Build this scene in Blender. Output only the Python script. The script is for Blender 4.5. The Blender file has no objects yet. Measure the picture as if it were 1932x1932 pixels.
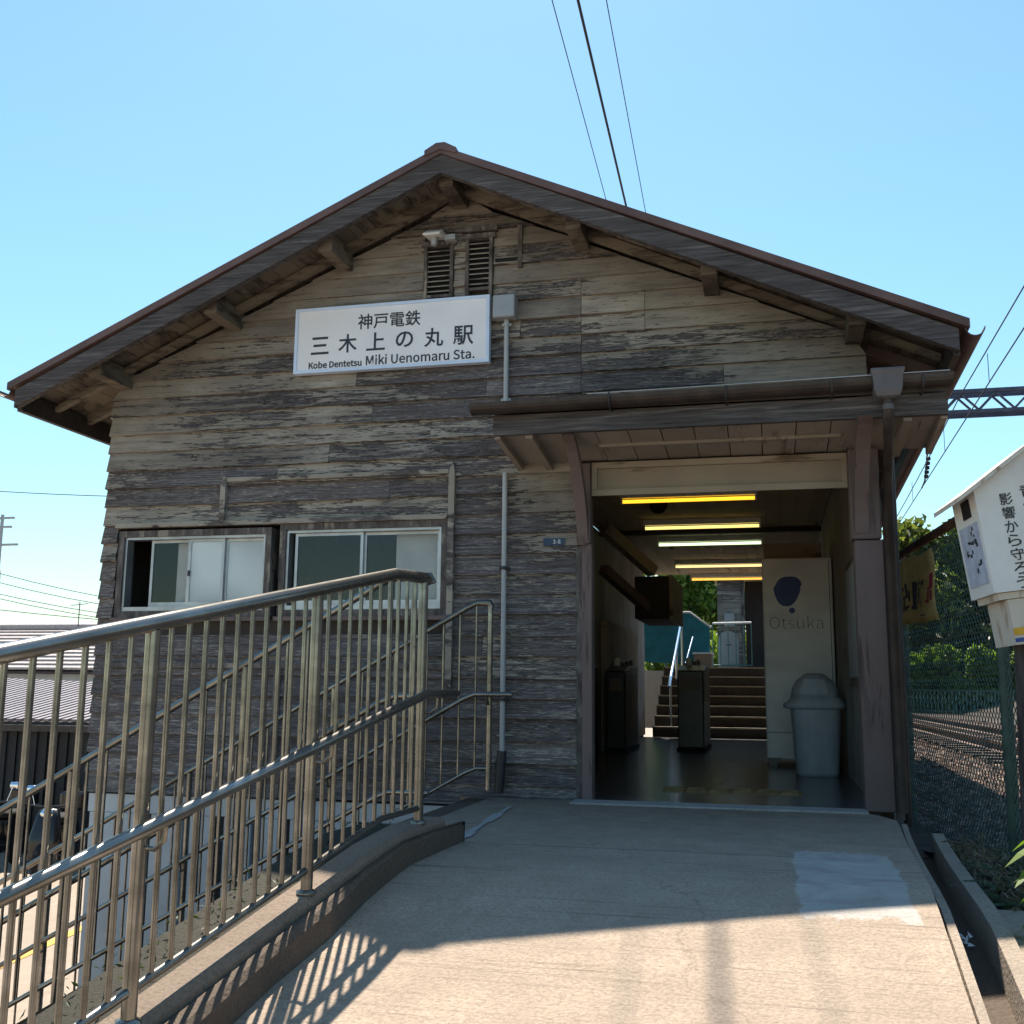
import bpy, math, random
from mathutils import Vector, Matrix
R = math.radians
random.seed(7)
sc = bpy.context.scene
col = sc.collection

# ------------------------------------------------------------------ camera
F_PX = 2000.0 / 1932.0
PITCH, ROLL, YAW = R(9.45), R(0.557), R(13.63)
fw = Vector((-math.sin(YAW) * math.cos(PITCH), math.cos(YAW) * math.cos(PITCH), math.sin(PITCH)))
r0 = Vector((math.cos(YAW), math.sin(YAW), 0))
u0 = r0.cross(fw)
rr = r0 * math.cos(ROLL) + u0 * math.sin(ROLL)
uu = u0 * math.cos(ROLL) - r0 * math.sin(ROLL)
cd = bpy.data.cameras.new('camera')
cam = bpy.data.objects.new('camera', cd)
col.objects.link(cam)
M = Matrix((rr, uu, -fw)).transposed().to_4x4()
M.translation = (0, 0, 0.68)
cam.matrix_world = M
cd.sensor_width = 36
cd.lens = 36 * F_PX
cd.clip_start, cd.clip_end = 0.05, 3000
sc.camera = cam

# ------------------------------------------------------------------ light
SUN_EL, SUN_AZ = R(56.5), R(-17)          # azimuth from +Y towards +X
w = bpy.data.worlds.new('World')
sc.world = w
w.use_nodes = True
wn = w.node_tree.nodes
sky = wn.new('ShaderNodeTexSky')
sky.sky_type = 'NISHITA'
sky.sun_disc = False
sky.sun_elevation = SUN_EL
sky.sun_rotation = SUN_AZ
sky.air_density = 1.5
sky.dust_density = 0.3
sky.ozone_density = 10.0
wn['Background'].inputs[1].default_value = 0.086
tint = wn.new('ShaderNodeMix')              # the camera's cyan white balance, the same over the whole sky
tint.data_type, tint.blend_type = 'RGBA', 'MULTIPLY'
tint.inputs[0].default_value = 1.0
tint.inputs[7].default_value = (1.06, 1.12, 0.95, 1)
w.node_tree.links.new(sky.outputs[0], tint.inputs[6])
w.node_tree.links.new(tint.outputs[2], wn['Background'].inputs[0])
sd = bpy.data.lights.new('sun', 'SUN')
sd.energy, sd.angle, sd.color = 5.0, R(0.53), (1.0, 0.91, 0.78)
sun = bpy.data.objects.new('sun', sd)
col.objects.link(sun)
sv = Vector((math.sin(SUN_AZ) * math.cos(SUN_EL), math.cos(SUN_AZ) * math.cos(SUN_EL), math.sin(SUN_EL)))
sun.rotation_euler = sv.to_track_quat('Z', 'Y').to_euler()
sun.location = (0, 0, 30)
sc.view_settings.view_transform = 'Standard'
sc.view_settings.look = 'None'
sc.view_settings.exposure = 1.05
sc.view_settings.gamma = 1
sc.cycles.use_denoising = True
sc.cycles.max_bounces = 8
sc.cycles.transparent_max_bounces = 12

# ------------------------------------------------------------------ materials
def nt(name):
    m = bpy.data.materials.new(name)
    m.use_nodes = True
    t = m.node_tree
    return m, t, t.nodes['Principled BSDF']

class N:
    """tiny node helper"""
    def __init__(s, t): s.t = t
    def n(s, kind, **kw):
        x = s.t.nodes.new(kind)
        for k, v in kw.items(): setattr(x, k, v)
        return x
    def l(s, a, b): s.t.links.new(a, b)
    def setin(s, x, i, v):
        if isinstance(v, bpy.types.NodeSocket): s.l(v, x.inputs[i])
        else: x.inputs[i].default_value = v
    def math(s, op, a, b=0.0, clamp=False):
        x = s.n('ShaderNodeMath', operation=op, use_clamp=clamp)
        s.setin(x, 0, a); s.setin(x, 1, b)
        return x.outputs[0]
    def mr(s, v, a, b, c=0.0, d=1.0, smooth=False):
        x = s.n('ShaderNodeMapRange')
        if smooth: x.interpolation_type = 'SMOOTHSTEP'
        s.setin(x, 0, v)
        for i, q in zip((1, 2, 3, 4), (a, b, c, d)): x.inputs[i].default_value = q
        return x.outputs[0]
    def pos(s): return s.n('ShaderNodeNewGeometry').outputs['Position']
    def map(s, vec, scale, loc=None):
        x = s.n('ShaderNodeMapping')
        s.l(vec, x.inputs[0]); x.inputs[3].default_value = scale
        if loc is not None: s.setin(x, 1, loc)
        return x.outputs[0]
    def noise(s, vec, scale=1.0, detail=4, rough=0.55, dist=0.0):
        x = s.n('ShaderNodeTexNoise')
        s.l(vec, x.inputs['Vector'])
        x.inputs['Scale'].default_value = scale; x.inputs['Detail'].default_value = detail
        x.inputs['Roughness'].default_value = rough; x.inputs['Distortion'].default_value = dist
        return x.outputs[0]
    def ramp(s, v, stops):
        x = s.n('ShaderNodeValToRGB')
        e = x.color_ramp.elements
        while len(e) < len(stops): e.new(0.5)
        for k, (p, c) in enumerate(stops): e[k].position = p; e[k].color = (*c, 1)
        s.l(v, x.inputs[0])
        return x.outputs[0]
    def mix(s, f, a, b, mode='MIX'):
        x = s.n('ShaderNodeMix', data_type='RGBA', blend_type=mode)
        s.setin(x, 0, f)
        for i, q in ((6, a), (7, b)):
            if isinstance(q, bpy.types.NodeSocket): s.l(q, x.inputs[i])
            else: x.inputs[i].default_value = (*q, 1)
        return x.outputs[2]
    def bump(s, h, strength, dist, bsdf):
        x = s.n('ShaderNodeBump')
        x.inputs['Strength'].default_value = strength; x.inputs['Distance'].default_value = dist
        s.l(h, x.inputs['Height']); s.l(x.outputs[0], bsdf.inputs['Normal'])

def simple(name, c, rough=0.6, metal=0.0, var=0.25, scale=(6, 6, 6), bump=0.0, bscale=40, spec=0.4, c2=None, lo=.35, hi=.65):
    m, t, b = nt(name)
    g = N(t)
    p = g.pos()
    v = g.noise(g.map(p, scale), 1.0, 5, 0.6)
    dark = c2 if c2 else tuple(x * (1 - var) for x in c)
    lite = c if c2 else tuple(min(1, x * (1 + var * .6)) for x in c)
    g.l(g.ramp(v, [(lo, dark), (hi, lite)]), b.inputs['Base Color'])
    b.inputs['Roughness'].default_value = rough
    b.inputs['Metallic'].default_value = metal
    b.inputs['Specular IOR Level'].default_value = spec
    if bump:
        g.bump(g.noise(g.map(p, (bscale,) * 3), 1.0, 3, .6), bump, .01, b)
    return m

def clapboard_mat(name):
    m, t, b = nt(name)
    g = N(t)
    p = g.pos()
    rnd = g.n('ShaderNodeObjectInfo').outputs['Random']
    off = g.n('ShaderNodeCombineXYZ')
    for i, k in enumerate((37.0, 11.0, 23.0)): g.l(g.math('MULTIPLY', rnd, k), off.inputs[i])
    sx = g.n('ShaderNodeSeparateXYZ'); g.l(p, sx.inputs[0])
    X, Z = sx.outputs[0], sx.outputs[2]
    A = g.noise(g.map(p, (1.9, 1.9, 20), off.outputs[0]), 1.0, 8, .7, .35)
    B = g.noise(g.map(p, (7, 7, 95), off.outputs[0]), 1.0, 4, .6)
    C = g.noise(g.map(p, (2.6, 2.6, 120), off.outputs[0]), 1.0, 6, .7, .5)
    D = g.noise(g.map(p, (.9, .9, 1.3)), 1.0, 3, .5)
    # paint survives where the roof and the porch kept the rain off
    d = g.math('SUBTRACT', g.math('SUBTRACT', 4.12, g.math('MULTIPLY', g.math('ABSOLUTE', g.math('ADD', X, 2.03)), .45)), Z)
    bias = g.math('ADD', g.mr(d, .1, 1.5, .22, .0), g.mr(Z, .3, 2.3, -.07, 0))
    porch = g.math('MULTIPLY', g.mr(X, -1.95, -1.35, 0, 1, True), g.math('MULTIPLY', g.mr(Z, 1.15, 1.6, 0, 1, True), g.mr(Z, 2.2, 2.35, 1, 0)))
    bias = g.math('ADD', bias, g.math('MULTIPLY', porch, .16))
    F = g.noise(g.map(p, (16, 16, 170), off.outputs[0]), 1.0, 4, .65)
    G = g.noise(g.map(p, (3.2, 3.2, 42), off.outputs[0]), 1.0, 5, .7, .6)
    v = g.math('ADD', g.math('MULTIPLY', A, .62), g.math('MULTIPLY', G, .38))
    v = g.math('ADD', v, g.math('MULTIPLY', g.math('SUBTRACT', B, .5), .30))
    v = g.math('ADD', v, g.math('MULTIPLY', g.math('SUBTRACT', F, .5), .36))
    v = g.math('ADD', v, g.math('MULTIPLY', g.math('SUBTRACT', D, .5), .36))
    v = g.math('ADD', v, bias)
    v = g.math('ADD', v, g.math('MULTIPLY', g.math('SUBTRACT', rnd, .5), .20))
    mask = g.mr(v, .57, .59)
    wood = g.ramp(C, [(.28, (.028, .025, .027)), (.44, (.100, .090, .097)), (.58, (.212, .194, .204)), (.72, (.46, .43, .44))])
    wood = g.mix(g.mr(B, .38, .68, 0, .6), wood, (.078, .067, .068))
    wood = g.mix(g.math('MULTIPLY', g.mr(D, .4, .7), .45), wood, (.17, .14, .125))
    wood = g.mix(g.mr(F, .57, .68, 0, .8), wood, (.45, .42, .40))
    wood = g.mix(g.mr(g.math('ADD', g.math('MULTIPLY', F, .5), g.math('MULTIPLY', A, .5)), .525, .585, 0, .8), wood, (.42, .385, .345))
    E = g.noise(g.map(p, (3, 3, 7), off.outputs[0]), 1.0, 6, .6)
    paint = g.ramp(E, [(.25, (.25, .222, .192)), (.5, (.38, .342, .298)), (.75, (.50, .455, .40))])
    crack = g.noise(g.map(p, (5, 5, 75), off.outputs[0]), 1.0, 5, .75, 1.2)
    paint = g.mix(g.mr(crack, .58, .63, 0, .9), paint, (.06, .05, .046))
    paint = g.mix(g.mr(D, .35, .65, .45, 0), paint, (.14, .124, .105))
    paint = g.mix(g.mr(d, .0, .45, .35, 0), paint, (.15, .133, .108))  # eave shade mixed into the paint colour just below the roof line
    paint = g.mix(g.mr(g.noise(g.map(p, (1.1, 1.1, 30), off.outputs[0]), 1.0, 5, .7), .5, .68, 0, .55), paint, (.12, .108, .098))
    colr = g.mix(mask, wood, paint)
    edge = g.math('MULTIPLY', g.mr(v, .52, .565), g.mr(v, .60, .57))
    colr = g.mix(g.math('MULTIPLY', edge, .6), colr, (.04, .035, .035))
    tn = g.n('ShaderNodeMath', operation='FRACT'); g.l(g.math('MULTIPLY', rnd, 17.3), tn.inputs[0])
    colr = g.mix(1.0, colr, g.mix(tn.outputs[0], (.74, .73, .74), (1.12, 1.10, 1.07)), 'MULTIPLY')
    g.l(colr, b.inputs['Base Color'])
    b.inputs['Roughness'].default_value = .82
    b.inputs['Specular IOR Level'].default_value = .2
    h = g.math('ADD', g.math('MULTIPLY', mask, .6), g.math('MULTIPLY', C, .8))
    g.bump(h, .9, .008, b)
    return m

def timber_mat(name, paint, wear=.5, axis=(2, 40, 40), wood=((.022, .018, .017), (.075, .066, .064), (.17, .155, .15))):
    m, t, b = nt(name)
    g = N(t)
    p = g.pos()
    rnd = g.n('ShaderNodeObjectInfo').outputs['Random']
    C = g.noise(g.map(p, axis), 1.0, 6, .65, .4)
    A = g.noise(g.map(p, tuple(a * .3 for a in axis)), 1.0, 6, .65)
    mask = g.mr(g.math('ADD', A, g.math('MULTIPLY', g.math('SUBTRACT', C, .5), .5)), wear, wear + .06)
    wd = g.ramp(C, [(.3, wood[0]), (.52, wood[1]), (.74, wood[2])])
    pt = g.mix(g.noise(g.map(p, (3, 3, 3)), 1.0, 5), tuple(x * .7 for x in paint), tuple(min(1, x * 1.2) for x in paint))
    c = g.mix(mask, wd, pt)
    c = g.mix(1.0, c, g.mix(rnd, (.82, .82, .82), (1, 1, 1)), 'MULTIPLY')
    g.l(c, b.inputs['Base Color'])
    b.inputs['Roughness'].default_value = .8
    b.inputs['Specular IOR Level'].default_value = .25
    g.bump(g.math('ADD', C, g.math('MULTIPLY', mask, .5)), .6, .005, b)
    return m

def concrete_mat(name, c, broom=0.0, dark=.45, stain=None):
    m, t, b = nt(name)
    g = N(t)
    p = g.pos()
    big = g.noise(g.map(p, (.7, .7, .7)), 1.0, 5, .6)
    mid = g.noise(g.map(p, (5, 5, 5)), 1.0, 5, .65)
    fine = g.noise(g.map(p, (75, 75, 75)), 1.0, 3, .7)
    agg = g.n('ShaderNodeTexVoronoi'); agg.inputs['Scale'].default_value = 75; g.l(p, agg.inputs['Vector'])
    cc = g.ramp(big, [(.3, tuple(x * (1 - dark * .6) for x in c)), (.7, c)])
    cc = g.mix(g.mr(mid, .35, .7), cc, tuple(x * .72 for x in c))
    cc = g.mix(g.mr(fine, .42, .62, 0, .55), cc, tuple(x * .45 for x in c))
    cc = g.mix(g.mr(agg.outputs['Distance'], .0, .22, .35, 0), cc, tuple(min(1, x * 1.7) for x in c))
    h = g.math('ADD', fine, g.math('MULTIPLY', agg.outputs['Distance'], .5))
    if broom:
        br = g.noise(g.map(p, (1.1, 42, 42)), 1.0, 5, .7, .6)
        cc = g.mix(g.mr(br, .56, .70, 0, broom), cc, tuple(x * .35 for x in c))
        h = g.math('ADD', h, g.math('MULTIPLY', br, .9))
    if stain:
        sx = g.n('ShaderNodeSeparateXYZ'); g.l(p, sx.inputs[0])
        sp = g.noise(g.map(p, (1.3, 2.4, 1)), 1.0, 6, .65)
        cc = g.mix(g.mr(sp, .45, .7, 0, .35), cc, tuple(x * .55 for x in c))
        cc = g.mix(g.mr(g.noise(g.map(p, (9, 9, 9)), 1.0, 6, .75), .6, .72, 0, .5), cc, tuple(x * .4 for x in c))
        Xp, Yp = sx.outputs[0], sx.outputs[1]
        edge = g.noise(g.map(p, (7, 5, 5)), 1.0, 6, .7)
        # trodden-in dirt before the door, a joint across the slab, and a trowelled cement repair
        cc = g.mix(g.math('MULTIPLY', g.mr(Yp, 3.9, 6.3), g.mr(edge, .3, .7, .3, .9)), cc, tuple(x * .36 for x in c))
        jt = g.math('ABSOLUTE', g.math('ADD', g.math('SUBTRACT', Yp, 4.78), g.math('MULTIPLY', g.math('SUBTRACT', edge, .5), .05)))
        cc = g.mix(g.mr(jt, .004, .014, .7, 0), cc, tuple(x * .3 for x in c))
        ck = g.math('ABSOLUTE', g.math('ADD', g.math('SUBTRACT', g.math('ADD', Xp, g.math('MULTIPLY', Yp, .35)), 1.02), g.math('MULTIPLY', g.math('SUBTRACT', g.noise(g.map(p, (2, 2, 2)), 1.0, 5, .6), .5), .9)))
        cc = g.mix(g.mr(ck, .002, .010, .38, 0), cc, tuple(x * .3 for x in c))
        px_ = g.math('DIVIDE', g.math('ABSOLUTE', g.math('SUBTRACT', Xp, .265)), .20)
        py_ = g.math('DIVIDE', g.math('ABSOLUTE', g.math('SUBTRACT', Yp, 4.42)), .52)
        pd_ = g.math('ADD', g.math('MAXIMUM', px_, py_), g.math('MULTIPLY', g.math('SUBTRACT', edge, .5), .62))
        tr_ = g.noise(g.map(p, (4, 6, 4)), 1.0, 5, .65, 1.0)
        cem = g.ramp(tr_, [(.3, (.28, .265, .25)), (.5, (.42, .40, .375)), (.7, (.52, .50, .47))])
        cc = g.mix(g.mr(pd_, .96, 1.01, .7, 0), cc, cem)
    g.l(cc, b.inputs['Base Color'])
    b.inputs['Roughness'].default_value = .9
    b.inputs['Specular IOR Level'].default_value = .2
    g.bump(h, .55, .006, b)
    return m

def leaf_mat(name, stops, rough=.5, trans=.35):
    m, t, b = nt(name)
    g = N(t)
    geo = g.n('ShaderNodeNewGeometry')
    c = g.ramp(geo.outputs['Random Per Island'], stops)
    g.l(c, b.inputs['Base Color'])
    b.inputs['Roughness'].default_value = rough
    tr = g.n('ShaderNodeBsdfTranslucent')
    g.l(g.mix(1.0, c, (1.0, 1.15, .45), 'MULTIPLY'), tr.inputs[0])
    mx = g.n('ShaderNodeMixShader'); mx.inputs[0].default_value = trans
    g.l(b.outputs[0], mx.inputs[1]); g.l(tr.outputs[0], mx.inputs[2])
    g.l(mx.outputs[0], t.nodes['Material Output'].inputs[0])
    return m

def cloth_mat():
    m, t, b = nt('faded_yellow_cloth')
    g = N(t); p = g.pos()
    c = g.ramp(g.noise(g.map(p, (5, 5, 9)), 1.0, 5, .6), [(.3, (.46, .36, .19)), (.6, (.60, .51, .28)), (.8, (.52, .40, .25))])
    g.l(c, b.inputs['Base Color']); b.inputs['Roughness'].default_value = .9
    tr = g.n('ShaderNodeBsdfTranslucent'); g.l(c, tr.inputs[0])
    mx = g.n('ShaderNodeMixShader'); mx.inputs[0].default_value = .5
    g.l(b.outputs[0], mx.inputs[1]); g.l(tr.outputs[0], mx.inputs[2])
    g.l(mx.outputs[0], t.nodes['Material Output'].inputs[0])
    return m

def emit(name, c, s):
    m, t, b = nt(name)
    b.inputs['Base Color'].default_value = (.8, .8, .8, 1)
    b.inputs['Emission Color'].default_value = (*c, 1)
    b.inputs['Emission Strength'].default_value = s
    return m

def glass_mat(name, tint=(.88, .88, .89), rough=.02):
    m, t, b = nt(name)
    g = N(t)
    tr = g.n('ShaderNodeBsdfTransparent'); tr.inputs[0].default_value = (*tint, 1)
    gl = g.n('ShaderNodeBsdfGlossy'); gl.inputs['Roughness'].default_value = rough
    mx = g.n('ShaderNodeMixShader')
    mx.inputs[0].default_value = .035
    g.l(tr.outputs[0], mx.inputs[1]); g.l(gl.outputs[0], mx.inputs[2])
    g.l(mx.outputs[0], t.nodes['Material Output'].inputs[0])
    return m

K = {}
K['clap'] = clapboard_mat('peeling_clapboard')
K['barge'] = timber_mat('weathered_barge_timber', (.088, .077, .075), .54, (3, 30, 60), ((.032, .028, .029), (.095, .085, .087), (.22, .205, .207)))
K['eave'] = timber_mat('cream_eave_timber', (.19, .16, .125), .46, (4, 6, 30), ((.05, .038, .03), (.12, .098, .08), (.2, .17, .14)))
K['trim'] = timber_mat('worn_window_trim', (.32, .28, .235), .58, (18, 18, 6), ((.045, .038, .036), (.13, .112, .108), (.28, .25, .24)))
K['slat'] = timber_mat('bleached_slat', (.38, .34, .29), .46, (6, 18, 18), ((.05, .042, .04), (.15, .13, .125), (.30, .27, .26)))
K['brown'] = timber_mat('brown_painted_timber', (.185, .137, .13), .36, (24, 24, 2.5), ((.065, .047, .044), (.125, .092, .086), (.165, .125, .117)))
K['beam'] = timber_mat('tan_painted_beam', (.36, .30, .235), .34, (1.5, 14, 10), ((.12, .085, .06), (.22, .165, .115), (.28, .22, .16)))
K['soffit'] = timber_mat('tan_soffit_board', (.33, .29, .25), .36, (14, 2, 14), ((.15, .125, .105), (.30, .26, .22), (.37, .325, .275)))
K['ceil'] = timber_mat('dusty_ceiling_board', (.55, .45, .33), .34, (14, 1.5, 14), ((.14, .095, .06), (.28, .2, .13), (.38, .29, .2)))
K['roof'] = simple('faded_red_roof_metal', (.13, .078, .072), .55, .0, .3, (3, 3, 3))
K['gutter'] = simple('old_brown_gutter', (.045, .034, .03), .5, .0, .4, (8, 8, 8), .15)
K['hopper'] = simple('grey_plastic_hopper', (.12, .112, .122), .5, 0, .2)
K['dark'] = simple('black_void', (.012, .012, .013), .9, 0, .2)
K['inwall'] = simple('dim_interior_panel', (.30, .29, .27), .75, 0, .3, (2, 2, 1.2))
K['innerdark'] = simple('dark_brown_panel', (.035, .026, .022), .7, 0, .3, (2, 2, 1.2))
K['shutter'] = simple('rolled_steel_shutter', (.13, .105, .09), .5, .2, .2)
K['alu'] = simple('aluminium_sash', (.47, .49, .51), .42, .7, .2)
K['glass'] = glass_mat('window_glass')
K['frost'] = simple('frosted_glass', (.62, .68, .70), .2, 0, .3, (1.6, 1.6, 2.2), spec=.6, c2=(.26, .30, .33), lo=.30, hi=.62)  # soft pale-to-dark clouds in the colour stand for backlight through the panes
for nd in K['frost'].node_tree.nodes:
    if nd.type == 'TEX_NOISE': nd.inputs['Detail'].default_value = .5
K['blind'] = simple('pale_inner_blind', (.60, .61, .59), .8, 0, .1)
K['sign'] = simple('white_sign_enamel', (.83, .82, .86), .35, 0, .05, (3, 3, 3), spec=.5)
K['signrim'] = simple('pale_blue_sign_rim', (.62, .74, .95), .35, 0, .06)
K['ink'] = simple('dark_ink', (.035, .04, .055), .5, 0, .1)
K['jbox'] = simple('grey_steel_box', (.34, .36, .38), .45, .15, .1)
K['pvc'] = simple('grey_pvc_conduit', (.40, .42, .44), .45, 0, .12, (4, 4, 2))
K['clamp'] = simple('dark_pipe_clamp', (.05, .05, .055), .5, .4, .2)
K['steel'] = None
K['plate'] = simple('navy_plate', (.02, .05, .11), .4, 0, .2)
K['white'] = simple('white_paint', (.78, .78, .76), .5, 0, .08)
K['conc'] = concrete_mat('ramp_concrete', (.49, .385, .295), .85, .25, -.27)
K['kerb'] = concrete_mat('old_kerb_concrete', (.17, .13, .10), 0, .8)
K['kerbtop'] = concrete_mat('pitted_kerb_top', (.30, .23, .175), 0, .8)
K['moss'] = concrete_mat('mossy_dark_concrete', (.06, .055, .042), 0, .5)
K['patch'] = concrete_mat('fresh_cement_patch', (.48, .46, .44), 0, .5)
K['floor'] = simple('trodden_dark_floor', (.095, .096, .102), .2, 0, .5, (1.2, 2.2, 1), .06, 60, .6)
K['tactile'] = simple('worn_yellow_tile', (.26, .18, .08), .55, 0, .5, (9, 9, 9))
K['lower'] = simple('pale_blue_grey_door', (.50, .54, .58), .5, 0, .08, (3, 3, 3))
K['darkbay'] = simple('shadowed_recess', (.03, .03, .035), .8, 0, .2)
K['asphalt'] = concrete_mat('pale_car_park_concrete', (.44, .36, .285), 0, .3)
K['yellow'] = simple('yellow_line_paint', (.75, .42, .04), .6, 0, .2, (9, 9, 9))
K['vend'] = simple('pale_grey_machine_panel', (.78, .79, .81), .4, 0, .10, (2.5, 2.5, 6), spec=.5)
K['logo'] = simple('blue_logo_ink', (.05, .09, .30), .5, 0, .1)
K['logotxt'] = simple('grey_logo_lettering', (.13, .145, .15), .5, 0, .1)
K['bin'] = simple('blue_grey_plastic', (.40, .44, .48), .5, 0, .12, (9, 9, 5), spec=.4)
K['gate'] = simple('dark_machine_casing', (.03, .028, .028), .35, .1, .3, spec=.5)
K['gate2'] = simple('brown_machine_side', (.12, .085, .065), .45, .1, .2)
K['steptread'] = concrete_mat('step_tread', (.50, .45, .36), 0, .2)
K['steprise'] = concrete_mat('step_riser', (.12, .108, .098), 0, .4)
K['teal'] = simple('teal_panel_paint', (.02, .19, .235), .5, 0, .2)
K['grn'] = simple('green_fence_paint', (.05, .085, .07), .55, .1, .35, (12, 12, 12))
K['grn2'] = simple('blue_green_fence_paint', (.10, .20, .18), .55, .1, .25)
K['rust'] = simple('rusty_steel', (.09, .045, .03), .8, .1, .45, (10, 10, 10), .3)
K['railtop'] = simple('rusty_rail', (.12, .07, .05), .55, .4, .4, (12, 12, 12))
K['sleeper'] = simple('dark_sleeper', (.07, .05, .04), .9, 0, .4, (8, 2, 8), .4)
K['soil'] = simple('dark_railway_soil', (.055, .042, .033), .95, 0, .5, (7, 7, 7), .8, 60)
K['truss'] = simple('purple_grey_steel', (.09, .09, .13), .5, .3, .25)
K['wire'] = simple('dark_cable', (.03, .03, .04), .6, .1, .2)
K['wpost'] = simple('cream_weathered_enamel', (.83, .82, .80), .5, 0, .08, (4, 4, 4))
K['wpost2'] = simple('rust_streaked_enamel', (.66, .60, .52), .6, 0, .3, (14, 14, 5), c2=(.30, .17, .09), lo=.28, hi=.46)
K['sticker'] = simple('faded_blue_sticker', (.50, .55, .68), .5, 0, .2, (14, 14, 14))
K['wood'] = timber_mat('grey_wooden_pole', (.05, .035, .025), .55, (20, 20, 2))
K['tile'] = simple('pale_roof_tile', (.42, .36, .345), .7, 0, .22, (9, 9, 9))
K['tileshade'] = simple('painted_roof_shade', (.06, .045, .045), .8, 0, .2)  # dark colour stands for the shade between tile courses and sheet ribs
K['redmetal'] = simple('faded_pink_roof_sheet', (.24, .195, .195), .45, 0, .15, (2, 2, 2))
K['render'] = simple('grey_house_render', (.42, .47, .52), .8, 0, .1)
K['blackwall'] = simple('black_sheet_wall', (.014, .016, .022), .6, .1, .3)
K['bike'] = simple('black_scooter_paint', (.012, .012, .014), .25, 0, .2, spec=.6)
K['rubber'] = simple('tyre_rubber', (.015, .015, .015), .85, 0, .2)
K['chrome'] = simple('bright_chrome', (.8, .82, .86), .15, 1.0, .05)
K['redlamp'] = simple('red_lamp_plastic', (.35, .02, .02), .3, 0, .1)
K['bark'] = simple('tree_bark', (.07, .055, .04), .9, 0, .4, (9, 9, 3), .6, 30)
K['leafA'] = leaf_mat('mid_green_leaf', [(0, (.03, .05, .014)), (.5, (.085, .13, .034)), (1, (.20, .25, .07))], trans=.5)
K['leafB'] = leaf_mat('dark_evergreen_leaf', [(0, (.010, .020, .010)), (.6, (.026, .045, .018)), (1, (.07, .10, .035))])
K['leafC'] = leaf_mat('bright_leaf', [(0, (.06, .11, .02)), (.5, (.13, .21, .035)), (1, (.24, .31, .06))], trans=.45)
K['leafD'] = leaf_mat('olive_leaf', [(0, (.05, .065, .02)), (.5, (.14, .16, .05)), (1, (.27, .27, .10))], trans=.5)
K['fern'] = leaf_mat('fern_leaf', [(0, (.02, .05, .015)), (1, (.05, .11, .03))])
K['dry'] = leaf_mat('dry_grass', [(0, (.10, .08, .05)), (1, (.22, .18, .12))], trans=.2)

def steel_mat():
    m, t, b = nt('bronze_stainless_tube')
    g = N(t); p = g.pos()
    v = g.noise(g.map(p, (3, 3, 9)), 1.0, 5, .6)
    g.l(g.ramp(v, [(.3, (.145, .132, .114)), (.55, (.245, .23, .205)), (.8, (.38, .365, .34))]), b.inputs['Base Color'])
    b.inputs['Metallic'].default_value = .82
    g.l(g.mr(v, .3, .7, .32, .17), b.inputs['Roughness'])
    return m
K['steel'] = steel_mat()

def stone_mat():
    m, t, b = nt('rusty_ballast')
    g = N(t)
    geo = g.n('ShaderNodeNewGeometry')
    g.l(g.ramp(geo.outputs['Random Per Island'], [(0, (.04, .026, .020)), (.45, (.105, .064, .046)), (.8, (.25, .155, .115)), (1, (.42, .31, .24))]), b.inputs['Base Color'])
    b.inputs['Roughness'].default_value = .9
    return m
K['stone'] = stone_mat()

# ------------------------------------------------------------------ mesh helpers
ORG = {}
def worldorg(o):
    return ORG.get(o.name, Vector((0, 0, 0))) if o else Vector((0, 0, 0))

def tag(o, label=None, cat=None, group=None, kind=None):
    for k, v in (('label', label), ('category', cat), ('group', group), ('kind', kind)):
        if v: o[k] = v
    return o

def thing(name, loc, label, cat, group=None):
    o = bpy.data.objects.new(name, None)
    o.empty_display_size = .1
    col.objects.link(o)
    o.location = loc
    ORG[o.name] = Vector(loc)
    return tag(o, label, cat, group)

def link_mesh(name, me, parent=None, loc=None):
    o = bpy.data.objects.new(name, me)
    col.objects.link(o)
    if parent:
        o.parent = parent
        ORG[o.name] = worldorg(parent)
    if loc is not None:
        o.location = Vector(loc) - worldorg(parent)
        ORG[o.name] = Vector(loc)
    return o

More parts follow.
